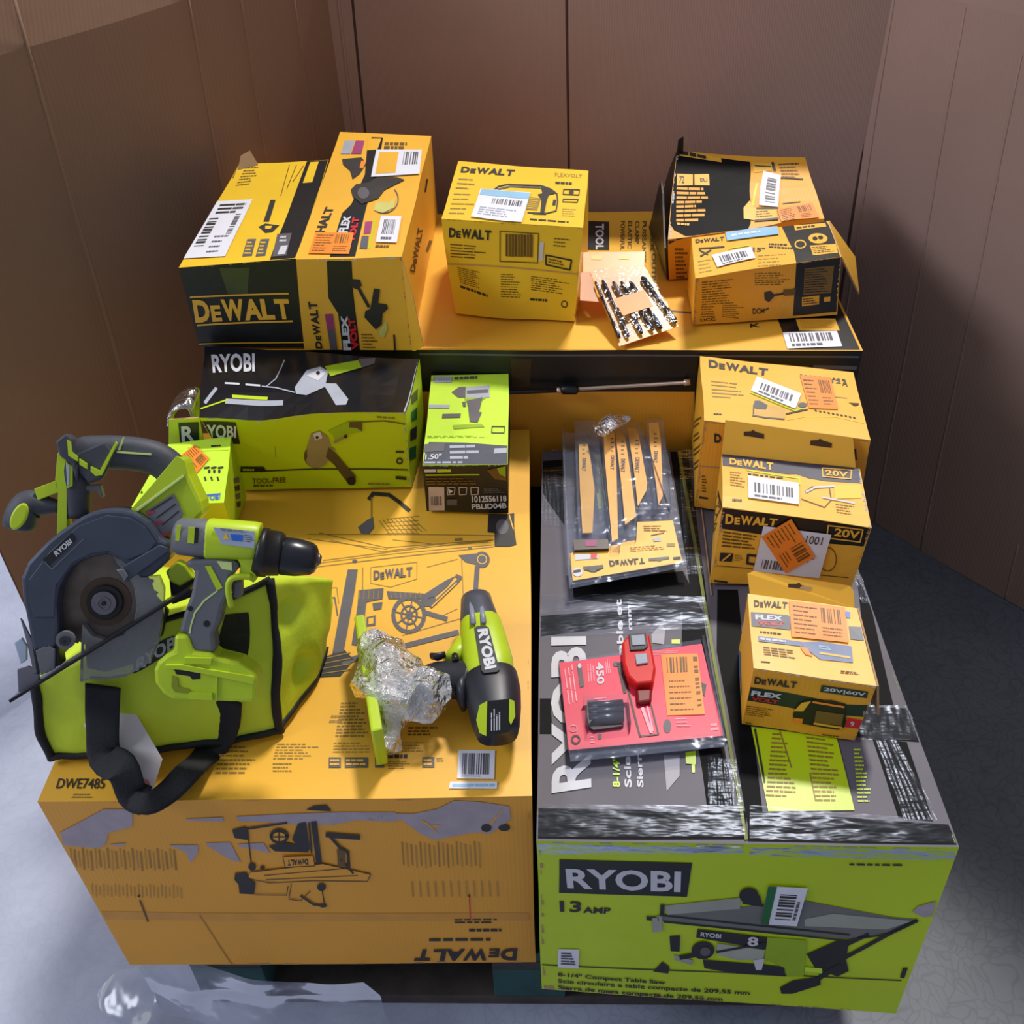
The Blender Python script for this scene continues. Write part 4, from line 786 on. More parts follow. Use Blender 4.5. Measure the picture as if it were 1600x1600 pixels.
q = c3(485, 868, 750, 808, 780, 885, 520, 948); barcode_sticker(A5.top, A5, q, 9, (.15, .25, .85, .75), layer=6)
P0 = A5.right.P(0, 1); P1 = A5.right.P(1, 1)
slab([P0+np.array([0, 0, 0]), P0+np.array([.045, .02, -.075]), P1+np.array([.05, -.01, -.06]), P1], .0025, YEL, 'end_flap', A5.root, None, 4)
# ================================================================ bit set
pb = thing('drill_bit_set', 'clear packet of dark drill bits with orange sticker, leaning out from the square carton', 'drill bits', onz(985, 480, ZR))
Z1 = ZR+.006
tilt = Plane(onz(990, 535, Z1), np.array([0, -.28, 1]))
mb = MB(); tilt.prism(mb, c2(965, 660, 1350, 655, 1345, 760, 1150, 800, 965, 785), 0, .001, ORG_CARD := mat('amber_card', (226, 150, 30), .35)); 
tilt.prism(mb, c2(950, 785, 1140, 785, 1135, 840, 1010, 800, 1065, 970, 945, 960), 0, .001, mat('deep_amber_card', (200, 120, 26), .4))
tilt.prism(mb, c2(1010, 680, 1090, 680, 1080, 708, 1015, 706), .0011, .0014, YBR); tilt.prism(mb, c2(1180, 680, 1255, 682, 1250, 706, 1185, 704), .0011, .0014, YBR)
for k in range(4): tilt.prism(mb, c2(1180+k*32, 805-k*3, 1202+k*32, 803-k*3, 1202+k*32, 830-k*3, 1180+k*32, 832-k*3), .0011, .0013, INKO)
for k, l in enumerate((1030, 1062, 1092)): tilt.prism(mb, c2(l, 792, l+22, 792, l+26, 828, l+6, 828), .0011, .0014, BLK)
mb.build('header_card', pb)
mb = MB(); tilt.prism(mb, c2(1010, 790, 1350, 750, 1560, 1125, 1190, 1250), .001, .0018, mat('amber_card', ())); mb.build('backing_card', pb)
STEEL = mat('dark_bit_steel', (60, 62, 74), .28, metal=.85, var=.25); CHR = mat('bright_steel', (190, 195, 205), .18, metal=1, var=.1)
for k, (a, b, c_, d, r) in enumerate(((1040, 860, 1190, 1210, .0026), (1085, 850, 1245, 1200, .003), (1150, 860, 1330, 1180, .0032), (1200, 860, 1400, 1160, .003), (1255, 860, 1450, 1150, .0034), (1330, 830, 1540, 1110, .0042))):
    mb = MB(); p = tilt.at(*c2(a, b)[0], .0065); q_ = tilt.at(*c2(c_, d)[0], .0065); P = [p+(q_-p)*t_ for t_ in (0, .04, .3, .31, .72, .74, .95, 1)]
    loft(mb, P, [r*.5, r, r, r*.75, r*.75, r*1.15, r*1.15, r*.8], STEEL if k % 2 else STEEL, n=8)
    for j in range(9): 
        c = p+(q_-p)*(.06+.026*j); e = (q_-p)/np.linalg.norm(q_-p); loft(mb, [c, c+e*.002], [r*1.12, r*1.12], CHR if k in (0, 2) else STEEL, n=8)
    mb.build('drill_bit', pb)
CLEAR = film('clear_blister', (150, 155, 165), .985, .08, 40, .3, ior=1.07)
mb = MB(); tilt.prism(mb, c2(1020, 800, 1350, 770, 1550, 1120, 1195, 1240), .0118, .0122, CLEAR); mb.build('blister', pb)
mb = MB(); q = c2(1155, 985, 1340, 930, 1400, 1030, 1210, 1090); tilt.prism(mb, q, .0124, .0127, ORG); mb.build('price_sticker', pb)['label'] = 'orange sticker'
# ================================================================ cartons on the big yellow carton
ZY = .5225
B1 = Box('tool_carton', 'lime carton with dented glossy black top and printed angle grinder', 'carton', ZY,
         (311, 652), (633, 641), (654, 560), (320, 541), (376, 768), (644, 763), LIM, zt=.675, warp=(.003, 9, 21), face_mats={'top': mat('glossy_black_print', (26, 26, 30), .22, var=.2, scale=6, bump=.5, bscale=14)}, dents=[((-.40, 1.18, .66), .05, (0, .0, -.012)), ((-.2, 1.25, .67), .05, (0, 0, -.008))])
t = B1.top
t.text('RYOBI', c4(222, 98, 415, 92, 418, 172, 235, 180), WHP, 3, .03)
t.poly(c4(590, 240, 640, 165, 700, 150, 735, 170, 720, 240, 640, 275, 595, 268), SIL, 2); t.poly(c4(640, 190, 700, 160, 725, 180, 690, 215), WHP, 3); t.poly(c4(710, 225, 770, 225, 825, 290, 815, 315, 770, 318), SIL, 2)
t.poly(c4(720, 150, 870, 118, 885, 150, 745, 195), mat('lime_print_shade', (150, 180, 20), .45), 3); t.poly(c4(870, 110, 945, 105, 940, 130, 885, 150), GRY, 2); t.ell(c4(690, 180)[0], 3, 3, BLK, 4)
t.line(c4(290, 226, 350, 228), 3, WHP, 2); t.line(c4(380, 230, 440, 232), 3, WHP, 2); t.line(c4(450, 235, 510, 240, 590, 262), 1.8, SIL, 2); t.line(c4(470, 235, 510, 200, 545, 120), 1.5, SIL, 2)
t.poly(c4(318, 275, 475, 278, 472, 290, 318, 288), LIM, 2); t.poly(c4(290, 292, 540, 292, 538, 312, 285, 312), SIL, 2); t.line(c4(200, 310, 250, 250), 5, SIL, 2); t.line(c4(180, 335, 300, 295), 2, LIM, 2)
t.line(c4(1130, 130, 1070, 335), 3.5, SIL, 1)
f = B1.front
f.text('RYOBI', c4(175, 398, 330, 392, 330, 452, 175, 470), WHP, 4, .03); f.poly(c4(173, 386, 328, 378, 347, 482, 310, 484, 300, 470, 173, 480), BLK, 2)
f.line(c4(350, 602, 1090, 598), 2, INK, 2); f.poly(c4(350, 582, 455, 582, 470, 604, 350, 606), BLK, 3); f.lines(c4(360, 588, 440, 588, 440, 600, 360, 600), 1, LIM, 4, .6)
f.text('TOOL-FREE', c4(402, 632, 555, 630, 555, 652, 404, 655), INKO, 3, .02); f.lines(c4(408, 660, 545, 660, 545, 668, 408, 670), 1, INKO, 2, .8)
TOO = mat('taupe_tool_print', (150, 134, 92), .5); TOD = mat('brown_tool_print', (88, 70, 38), .5)
f.ell(c4(690, 540)[0], 20, 20, TOD, 2); f.poly(c4(645, 500, 660, 440, 700, 428, 735, 455, 750, 500, 770, 510, 760, 560, 700, 575, 650, 555), TOO, 3); f.ell(c4(692, 560)[0], 17, 12, TOO, 3); f.poly(c4(670, 440, 700, 430, 712, 460, 680, 470), WHP, 4); f.ell(c4(688, 456)[0], 2.5, 2.5, BLK, 5)
f.poly(c4(740, 500, 775, 530, 865, 630, 862, 660, 835, 668, 770, 580, 730, 545), TOD, 4); f.ell(c4(845, 650)[0], 7, 7, BLK, 5)
f.poly(c4(735, 430, 830, 385, 885, 385, 888, 430, 820, 445, 770, 485, 760, 450), mat('lime_print_shade', ()), 3); f.poly(c4(830, 388, 888, 385, 888, 430, 865, 415, 830, 412), TOD, 4); f.line(c4(765, 480, 820, 450), 4, TOO, 4); f.ell(c4(815, 452)[0], 3, 3, BLK, 5)
f.line(c4(890, 388, 980, 380, 1030, 384, 1070, 392), 1.5, TOD, 3); f.ring(c4(1055, 560)[0], 4, 4, 2.4, INK, 3); f.line(c4(1040, 520, 1070, 520), 3, INK, 3); f.line(c4(1040, 634, 1080, 636), 5, INK, 3); f.lines(c4(915, 660, 1060, 662, 1060, 670, 915, 670), 1, INKL, 2, .8); f.lines(c4(950, 360, 1070, 362, 1070, 370, 950, 368), 1, INKL, 2, .8)
f.line(c4(505, 490, 508, 540), 1, INKL, 2)
for k in range(4): B1.right.poly(c4(1095, 250+k*85, 1125, 240+k*85, 1125, 290+k*85, 1098, 300+k*85), GRN if k % 2 else INK, 1)
B1.edge('front', 0, 1, 1, 1, .003, WHP, 71); B1.edge('front', 1, 0, 1, 1, .004, SIL, 72)
B1.done()
L0 = B1.front.P(0, .42); L1 = B1.front.P(0, .98)
yp = L0[1]
pl = Plane(L0+np.array([0, -.004, 0]), (0, -1, 0))
qf = [pl.at(264, 768), pl.at(330, 762), pl.at(312, 652), pl.at(264, 655)]
def fl(f_): f_.poly(c4(82, 392, 172, 388, 172, 480, 90, 484), BLK, 2); f_.text('R', c4(95, 405, 150, 402, 155, 470, 98, 474), WHP, 4, .03)
slab(qf, .003, LIM, 'torn_end_flap', B1.root, None, 5, fl)
pl2 = Plane(L0+np.array([0, .03, 0]), (0, -1, 0))
mb = MB(); loft(mb, resample([pl2.at(270, 650), pl2.at(272, 634), pl2.at(288, 622), pl2.at(303, 624), pl2.at(308, 650)], 12), [(.004, .028)]*12, film('crumpled_film', (150, 155, 170), .6, .2, 60, .8), up=(0, 1, 0), n=10); mb.build('crumpled_tape', B1.root)
# small lime carton on end
B2 = Box('tool_carton', 'small lime carton with an orange diamond sticker, behind the circular saw handle', 'carton', ZY,
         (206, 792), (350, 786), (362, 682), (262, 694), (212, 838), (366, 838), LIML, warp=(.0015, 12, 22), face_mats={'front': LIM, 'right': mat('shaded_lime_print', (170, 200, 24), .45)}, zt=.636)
t = B2.top
t.text('RYOBI', c4(178, 718, 265, 710, 262, 735, 190, 742), mat('blue_ink', (70, 110, 190), .4), 2, .03); t.poly(c4(175, 715, 268, 706, 266, 712, 176, 720), mat('blue_ink', ()), 2)
for k in range(3):
    t.line(c4(195+k*30, 595, 215+k*30, 592), 3, INK, 2); t.line(c4(195+k*28, 635, 200+k*28, 650), 2.5, INK, 2); t.ell(c4(215+k*22, 610)[0], 2, 3, INK, 2)
t.lines(c4(120, 500, 200, 495, 200, 520, 125, 525), 2, LIM, 1, .6); t.line(c4(165, 520, 300, 515), 1.2, LIM, 1); t.ell(px(224, 755)[0], 1.5, 3, INK, 2); t.ell(px(222, 770)[0], 1.5, 2, INK, 2); t.lines(c4(225, 492, 290, 488, 290, 500, 225, 505), 1, INK, 1, .6)
for k in range(4): B2.right.poly(c4(320+k*5, 640+k*35, 345+k*3, 632+k*35, 348+k*2, 655+k*35, 325+k*5, 662+k*35), INK if k % 2 else GRY, 1)
t.line(c4(285, 740, 310, 458), 2, LIML, 2)
B2.done(); orange_sticker(B2.top, B2, c4(152, 495, 218, 555, 148, 635, 88, 545), 5)
# impact driver carton
B3 = Box('tool_carton', 'lime carton with black front and printed impact driver, beside grinder carton', 'carton', ZY,
         (660, 727), (794, 725), (795, 584), (674, 587), (667, 801), (795, 804), LIML, zt=.617, warp=(.001, 12, 23), face_mats={'front': BLK, 'left': BLK, 'right': BLK})
t = B3.top
t.poly(c4(1158, 545, 1180, 480, 1340, 483, 1360, 495, 1525, 495, 1525, 580, 1152, 582), mat('slate_print', (72, 76, 88), .4), 1)
t.poly(c4(1200, 195, 1282, 195, 1280, 220, 1198, 222), SIL, 2); t.text('RYOBI', c4(1208, 199, 1275, 199, 1274, 216, 1206, 218), WHP, 3, .02); t.lines(c4(1290, 195, 1435, 188, 1435, 200, 1290, 208), 1, GRY, 2, .9, 3)
t.poly(c4(1278, 262, 1310, 240, 1340, 238, 1340, 285, 1308, 285), GRY, 2); t.poly(c4(1340, 240, 1445, 232, 1445, 285, 1345, 288), SIL, 2); t.line(c4(1350, 262, 1435, 258), 5, GRY, 3); t.poly(c4(1335, 288, 1430, 285, 1410, 300, 1340, 305), mat('lime_print_shade', ()), 2)
t.poly(c4(1345, 300, 1415, 285, 1400, 350, 1412, 350, 1395, 395, 1360, 392, 1352, 330), GRY, 3); t.poly(c4(1325, 305, 1340, 305, 1342, 325, 1330, 325), GRY, 3); t.poly(c4(1285, 408, 1410, 400, 1425, 415, 1290, 425), mat('lime_print_shade', ()), 2)
t.poly(c4(1178, 318, 1272, 318, 1268, 334, 1176, 334), SIL, 2); t.poly(c4(1238, 358, 1320, 356, 1318, 374, 1236, 376), GRY, 2); t.line(c4(1458, 412, 1512, 412, 1510, 440, 1456, 440, 1458, 412), 1.5, INK, 2); t.lines(c4(1175, 452, 1460, 452, 1460, 462, 1172, 464), 2, mat('lime_print_shade', ()), 2, .4, 4)
t.poly(c4(1160, 490, 1250, 485, 1245, 520, 1155, 525), GRY, 2); t.text('1.50"', c4(1165, 535, 1235, 532, 1232, 555, 1162, 558), WHP, 3, .02); t.lines(c4(1270, 490, 1400, 486, 1400, 560, 1270, 560), 3, SIL, 2, .5, 5, minw=.3, maxw=.6); t.poly(c4(1468, 508, 1523, 506, 1522, 528, 1465, 530), SIL, 2)
t.lines(c4(1160, 562, 1400, 560, 1400, 575, 1158, 578), 1, SIL, 2, .5, 8)
f = B3.front
f.lines(c4(1158, 595, 1320, 592, 1320, 610, 1160, 612), 1, WHP, 2, .8, 3, minw=.2, maxw=.4); f.poly(c4(1215, 597, 1275, 595, 1275, 608, 1215, 610), LIM, 3); f.line(c4(1165, 622, 1400, 620), 2, LIM, 2); f.lines(c4(1165, 632, 1400, 632, 1400, 665, 1168, 668), 3, INKO, 2, .5, 4)
f.poly(c4(1435, 600, 1520, 580, 1520, 645, 1470, 640), INKO, 2); f.poly(c4(1480, 590, 1518, 582, 1518, 630, 1490, 615), mat('lime_print_shade', ()), 3)
f.poly(c4(1177, 673, 1245, 675, 1248, 778, 1180, 778), mat('pinkish_label_print', (200, 180, 176), .5), 2); f.bars(c4(1188, 715, 1236, 715, 1238, 755, 1190, 755), INK, 3, 4, 14)
f.text('1012556118', c4(1366, 712, 1520, 710, 1522, 736, 1368, 742), WHP, 3, .03); f.text('PBLID04B', c4(1366, 748, 1520, 742, 1522, 766, 1368, 772), WHP, 3, .03)
for k in range(3): f.line(c4(1258+k*52, 676, 1292+k*52, 676, 1290+k*52, 706, 1260+k*52, 708, 1258+k*52, 676), 1.3, mat('pinkish_label_print', ()), 3)
f.poly(c4(1262, 680, 1285, 693, 1265, 704), WHP, 3); f.lines(c4(1420, 680, 1520, 678, 1520, 700, 1420, 702), 3, GRY, 2, .5); f.poly(c4(1258, 730, 1302, 728, 1302, 755, 1260, 756), GRY, 2)
B3.edge('front', 0, 1, 1, 1, .0025, SIL, 81)
B3.done()
# ================================================================ cartons on the big lime carton
ZG = zg+.003
C1 = Box('tool_carton', 'largest yellow carton on the grey top, with orange sticker and white barcode label', 'carton', ZG,
         (1100, 656), (1360, 687), (1333, 582), (1094, 557), (1084, 793), (1335, 830), YEL, warp=(.002, 10, 31), face_mats={'front': YOR})
t = C1.top
t.text('', cd2(195, 95, 580, 150, 572, 195, 198, 145), INK, 2, logo=True)
t.lines(cd2(210, 220, 450, 245, 450, 290, 210, 265), 2, INKL, 1, .3, 4, minw=.4, maxw=.9); t.lines(cd2(210, 270, 440, 290, 400, 350, 212, 335), 3, INKL, 1, .3, 5, minw=.4, maxw=.9); t.lines(cd2(222, 432, 300, 436, 300, 446, 222, 442), 1, INK, 2, .8)
t.poly(cd2(480, 365, 500, 350, 550, 370, 590, 385, 680, 400, 685, 470, 600, 470, 480, 445, 475, 410), mat('tan_sander_print', (214, 168, 84), .5), 1); t.poly(cd2(485, 355, 520, 355, 570, 385, 560, 412, 500, 408, 478, 400), GRY, 2); t.line(cd2(475, 450, 560, 465, 680, 475), 2, GRY, 2); t.line(cd2(480, 380, 480, 440), 1.6, INK, 2); t.line(cd2(690, 440, 820, 410), 2.5, INK, 2); t.ell(cd2(790, 380)[0], 7, 4, GRY, 2)
for k in range(10): t.poly(cd2(865+k*28, 412+k*5.5, 880+k*28, 415+k*5.5, 884+k*28, 425+k*5.5, 869+k*28, 422+k*5.5), INK, 2); t.poly(cd2(775+k*30, 187+k*3, 790+k*30, 189+k*3, 796+k*30, 200+k*3, 780+k*30, 198+k*3), INK, 2)
t.text('A', cd2(1045, 215, 1085, 222, 1085, 265, 1050, 258), INK, 2); t.text('12', cd2(980, 215, 1040, 222, 1040, 245, 982, 240), GRY, 2); t.line(cd2(1000, 330, 1080, 340), 1.2, INKL, 1)
t.poly(cd2(1090, 370, 1160, 375, 1155, 390, 1130, 395), mat('slot_dark', (70, 40, 10), .7), 1); t.line(cd2(690, 480, 820, 455, 1000, 460, 1190, 500), 1.2, YBR, 1)
f = C1.front
f.text('D', cd2(230, 560, 275, 565, 275, 625, 232, 620), INK, 2, .05); f.line(cd2(125, 772, 280, 785), 1.6, TAN, 2); f.lines(cd2(150, 830, 185, 832, 185, 940, 150, 940), 6, INKO, 2, .5); f.line(cd2(135, 970, 185, 975), 3, INK, 2); f.line(cd2(1130, 665, 1135, 730), 4, INK, 2)
for k in range(4): C1.left.lines(cd2(95, 480+k*90, 150, 440+k*90, 150, 500+k*90, 95, 540+k*90), 2, INKO, 1, .5, k)
C1.edge('front', 0, 0, 0, 1, .004, TAN, 91); C1.edge('front', 0, 1, 1, 1, .003, TAN, 92)
C1.done()
q = cd2(505, 205, 780, 312, 745, 412, 462, 298); barcode_sticker(C1.top, C1, q, 11, (.15, .28, .85, .68), layer=6)
t_ = MB(); C1.top.line(cd2(462, 305, 745, 420, 790, 405), 2, LIM, 3, t_); t_.build('label_backing_edge', C1.root, warp=C1.warp)
orange_sticker(C1.top, C1, cd2(775, 195, 970, 210, 1020, 415, 830, 405), 12)
C2 = Box('tool_carton', 'yellow carton with dark banded lid, two hanging slots and tilted orange sticker', 'carton', ZG,
         (1129, 792), (1362, 825), (1343, 733), (1128, 709), (1107, 913), (1330, 905+15), YEL, warp=(.002, 10, 32))
t = C2.top
t.poly(cd2(283, 692, 560, 715, 870, 755, 1160, 790, 1168, 885, 950, 870, 840, 850, 760, 822, 700, 822, 285, 770), GRYB := mat('slate_band_print', (66, 68, 86), .4), 1)
t.text('', cd2(330, 722, 610, 752, 608, 800, 330, 765), YEL, 3, logo=True); t.line(cd2(926, 790, 1108, 806, 1104, 860, 930, 842, 926, 790), 1.8, YEL, 3); t.text('20V', cd2(945, 800, 1088, 816, 1086, 850, 948, 836), YEL, 3, .03)
t.lines(cd2(330, 805, 430, 815, 430, 920, 330, 905), 6, INKL, 2, .35, 3); t.line(cd2(440, 800, 780, 850, 780, 890), 2, LIM, 2); t.lines(cd2(445, 815, 770, 852, 768, 868, 445, 832), 1, INK, 2, .5, 4); t.lines(cd2(345, 985, 430, 990, 430, 1008, 345, 1002), 1, INK, 2, .8, 4)
t.line(cd2(815, 935, 860, 905, 970, 905, 985, 990, 940, 1040, 860, 1010, 790, 985), 1.6, INKO, 2); t.poly(cd2(1000, 900, 1165, 895, 1172, 980, 1005, 985), YBR, 2); t.line(cd2(820, 940, 880, 910, 1000, 905), 3, WHP, 3); t.lines(cd2(1010, 1010, 1150, 1030, 1150, 1100, 1020, 1080), 4, INKL, 2, .35, 5); t.line(cd2(930, 975, 1130, 1015), 2.5, WHP, 3)
f = C2.front
f.poly(cd2(280, 1040, 1240, 1165, 1185, 1290, 980, 1275, 262, 1170), BLK, 1); f.text('', cd2(305, 1075, 640, 1110, 628, 1155, 300, 1140), YEL, 3, logo=True)
f.line(cd2(965, 1155, 1185, 1180, 1165, 1260, 955, 1235, 965, 1155), 2, YEL, 3); f.text('20V', cd2(1010, 1170, 1170, 1190, 1158, 1242, 1000, 1222), YEL, 3, .03)
f.lines(cd2(285, 1180, 520, 1215, 500, 1310, 270, 1290), 5, INKO, 2, .5, 6, minw=.3); f.poly(cd2(262, 1325, 345, 1330, 335, 1385, 255, 1380), INK, 2); f.line(cd2(275, 1375, 325, 1335), 2.5, YEL, 3); f.line(cd2(440, 1340, 490, 1345), 4, INK, 2); f.line(cd2(440, 1340, 435, 1395, 480, 1400), 4, INK, 2); f.lines(cd2(355, 1335, 420, 1340, 410, 1385, 350, 1380), 4, INKO, 2, .3); f.line(cd2(235, 1410, 470, 1430), 1.2, INKO, 2)
f.line(cd2(225, 1508, 305, 1518), 3, INK, 2); f.ring(cd2(960, 1370)[0], 13, 18, 1.5, INKO, 2); f.line(cd2(920, 1470, 1090, 1485), 1.2, INKO, 2)
for k in range(5): C2.left.line(cd2(240, 900+k*60, 180, 960+k*90), 3, INKO, 1)
C2.edge('front', 0, 0, 0, 1, .004, TAN, 93); C2.edge('front', 1, .5, 1, 1, .004, TAN, 94); C2.edge('top', 1, 0, 1, 1, .004, SIL, 95)
C2.done()
q = cd2(442, 840, 770, 885, 772, 1028, 445, 985); barcode_sticker(C2.top, C2, q, 13, (.12, .28, .88, .72), layer=6)
q = cd2(545, 1150, 985, 1210, 905, 1482, 475, 1440); 
def fn(s, mb, L): s.text('1001', inset(q, .66, .08, .9, .26), INK, L+1, .0, mb); s.bars(inset(q, .1, .72, .5, .92), GRY, L, 3, 22, mb); s.lines(inset(q, .6, .55, .9, .7), 2, GRY, L, .3, 5, mb)
C2.front.sticker(C2.root, 'shipping_label', q, WHT, 6, None, C2.warp, fn)
orange_sticker(C2.front, C2, cd2(725, 1105, 882, 1345, 690, 1450, 530, 1215), 14, 9)
bp_ = C2.top
hq = [bp_.at(.0, 1, .001), bp_.at(.97, 1, .001), bp_.at(.95, 1, .001), bp_.at(.02, 1, .001)]
nf = np.array([0, -.9, .44]); hq[2] = onplane(1332, 684, hq[1], nf); hq[3] = onplane(1134, 655, hq[0], nf)
SLOT = mat('slot_dark', ())
def fl(f_):
    for l in (cd2(422, 548, 470, 545, 480, 535, 500, 548, 552, 562, 552, 592, 422, 572), cd2(850, 605, 895, 603, 912, 595, 930, 608, 985, 625, 982, 655, 850, 635)): f_.poly(l, SLOT, 2)
slab(hq, .0015, YEL, 'hanging_flap', C2.root, C2.warp, 6, fl)
C3 = Box('tool_carton', 'small yellow battery carton with rounded hanging flap, nearest the front on grey top', 'carton', ZG,
         (1177, 1045), (1369, 1072), (1338, 950), (1168, 928), (1160, 1133), (1335, 1159), YEL, warp=(.0015, 12, 33), face_mats={'front': YOR})
t = C3.top
t.text('', cbt(200, 202, 382, 215, 378, 248, 202, 240), INK, 2, logo=True)
t.poly(cbt(185, 268, 385, 285, 400, 300, 400, 365, 190, 345), GRYB, 2); t.text('FLEX', cbt(208, 282, 362, 292, 358, 318, 210, 310), WHP, 3, .05); t.text('VOLT', cbt(222, 318, 368, 325, 365, 345, 222, 340), RED, 3, .05)
t.poly(cbt(715, 340, 780, 345, 798, 418, 725, 410), GRYB, 2); t.poly(cbt(695, 262, 720, 265, 722, 298, 700, 295), mat('blue_ink', ()), 2); t.lines(cbt(235, 370, 400, 385, 400, 400, 238, 385), 1, INK, 2, .6, 4)
t.poly(cbt(225, 400, 470, 430, 560, 425, 730, 448, 738, 540, 560, 525, 470, 455, 228, 430), mat('blue_grey_print', (98, 112, 150), .4), 2); t.lines(cbt(235, 408, 400, 425, 400, 440, 238, 425), 1, WHP, 3, .7, 5); t.poly(cbt(450, 455, 490, 465, 520, 510, 480, 500), ORG, 3); t.line(cbt(560, 490, 720, 512), 3, YEL, 3); t.lines(cbt(555, 445, 640, 455, 640, 480, 555, 470), 2, BLU, 3, .5)
t.lines(cbt(250, 455, 430, 475, 450, 530, 255, 505), 4, INK, 2, .35, 6, minw=.2); t.line(cbt(238, 540, 285, 545), 1.6, INK, 2); t.lines(cbt(670, 580, 800, 595, 800, 612, 668, 600), 2, INKO, 2, .5)
f = C3.front
f.text('', cbt(205, 618, 435, 645, 428, 680, 200, 655), INK, 3, logo=True); f.poly(cbt(565, 660, 820, 695, 812, 730, 556, 698), mat('dark_green_print', (30, 50, 36), .45), 2); f.text('20V|60V', cbt(578, 670, 808, 700, 804, 724, 574, 694), WHP, 3, .03)
f.poly(cbt(165, 672, 380, 705, 540, 735, 700, 765, 835, 770, 812, 835, 700, 825, 420, 790, 155, 745), mat('dark_green_print', ()), 1)
f.text('FLEX', cbt(190, 690, 355, 712, 350, 738, 185, 716), WHP, 3, .05); f.text('VOLT', cbt(190, 722, 340, 745, 335, 765, 188, 742), RED, 3, .05)
f.poly(cbt(440, 760, 480, 740, 620, 740, 700, 760, 705, 880, 660, 900, 480, 870, 420, 860, 415, 820), BLK, 3); f.poly(cbt(420, 800, 460, 755, 510, 745, 470, 800), YEL, 4); f.line(cbt(520, 750, 690, 775), 3, ORG, 4); f.poly(cbt(540, 795, 690, 815, 680, 875, 530, 860), mat('brown_panel_print', ()), 4); f.line(cbt(530, 862, 680, 885), 3, YEL, 5); f.poly(cbt(420, 835, 470, 840, 465, 868, 420, 862), ORG, 4)
f.poly(cbt(712, 835, 800, 850, 785, 895, 695, 885), RED, 3); f.text('9', cbt(730, 852, 750, 855, 748, 880, 726, 878), WHP, 4, .04); f.lines(cbt(165, 770, 320, 795, 315, 850, 160, 825), 5, INKO, 2, .35, 6); f.lines(cbt(575, 920, 715, 940, 712, 952, 572, 932), 1, INKO, 2, .6); f.lines(cbt(160, 862, 210, 870, 210, 880, 160, 872), 1, INKO, 2, .6)
C3.left.poly([(1147, 990), (1158, 1020), (1160, 1090), (1150, 1085)], mat('blue_grey_print', ()), 1)
C3.edge('front', 0, 1, 1, 1, .003, WHP, 96); C3.edge('front', 1, 0, 1, 1, .003, TAN, 97)
C3.done()
orange_sticker(C3.top, C3, cbt(388, 210, 690, 245, 715, 432, 408, 405), 15, 5)
bp_ = C3.top; h0, h1 = bp_.at(.02, 1, 0), bp_.at(.98, 1, 0)
nf = np.array([0, -.68, .73]); k0, k1 = onplane(1167, 893, h0, nf), onplane(1333, 912, h1, nf); vk0, vk1 = k0-h0, k1-h1
mb = MB(); pf = Plane((h0+h1)/2, (0, -1, .12))
A = [h0, h1, h1+vk1*.7, h1+vk1*.92+[-.004, 0, 0], k1+[-.014, 0, 0], k0+[.008, 0, 0], h0+vk0*.88]
dn = np.array([0, .0008, -.0009]); n = len(A); A2_ = [a+dn for a in A]
mb.add(A+A2_, [tuple(range(n)), tuple(range(2*n-1, n-1, -1))]+[(i, n+i, n+(i+1) % n, (i+1) % n) for i in range(n)], YEL)
ff = Face([h0, h1, k1, k0], mb); ff.poly(cbt(385, 112, 430, 112, 445, 104, 455, 118, 475, 124, 455, 138, 385, 132), SLOT, 1); ff.poly(cbt(460, 124, 515, 130, 512, 146, 440, 138), TAN, 1)
mb.build('hanging_flap', C3.root, warp=C3.warp)
r0, r1, r2_, r3 = C3.right.P(0, 1), C3.right.P(1, 1), C3.right.P(1, .35), C3.right.P(0, .35)
slab([r0+np.array([.002, 0, 0]), r1+np.array([.002, 0, 0]), r1+np.array([.01, 0, -.05]), r0+np.array([.012, 0, -.05])], .002, TAN, 'side_flap', C3.root, None, 4)
# ================================================================ blade pack on the grey top
def pface(plane, pts, mb, off): return Face([plane.at(x, y, off) for x, y in pts], mb, 1e-9)
pk = thing('saw_blade_pack', 'clear clamshell pack of orange saw blades with yellow card, on the grey carton top', 'saw blades', onz(980, 800, zg))
zb = zg+.012
BP = Plane(onz(980, 900, zb+.012), np.array([0, -.055, 1]))
FILMC = film('clamshell_plastic', (186, 192, 212), .935, .12, 30, .35, ior=1.2, det=2, tint=(.8, .87, 1)); 
mb = MB(); BP.prism(mb, cbl(350, 1125, 760, 1050, 762, 1040, 872, 1020, 880, 880, 1155, 868, 1232, 1195, 375, 1338), -.0005, .0005, YEL)
f = pface(BP, cbl(375, 1338, 1232, 1195, 1095, 180, 290, 170), mb, .0005)
f.text('', cbl(933, 1160, 655, 1182, 665, 1228, 938, 1205)[2:]+cbl(933, 1160, 655, 1182, 665, 1228, 938, 1205)[:2], INK, 2, logo=True)
f.poly(cbl(455, 1230, 610, 1215, 615, 1240, 560, 1250, 550, 1272, 520, 1272, 505, 1252, 460, 1255), BLK, 2); f.poly(cbl(965, 1165, 1125, 1150, 1128, 1170, 1070, 1178, 1055, 1190, 1035, 1182, 968, 1185), BLK, 2)
f.ell(cbl(412, 1272)[0], 8, 7, WHP, 2); f.line(cbl(385, 1270, 430, 1262), 4, INK, 3); f.line(cbl(1165, 1165, 1212, 1160), 4, INK, 2); f.poly(cbl(390, 1130, 575, 1130, 575, 1165, 395, 1180), WHP, 2); f.poly(cbl(515, 1130, 565, 1130, 560, 1165, 515, 1165), RED, 3)
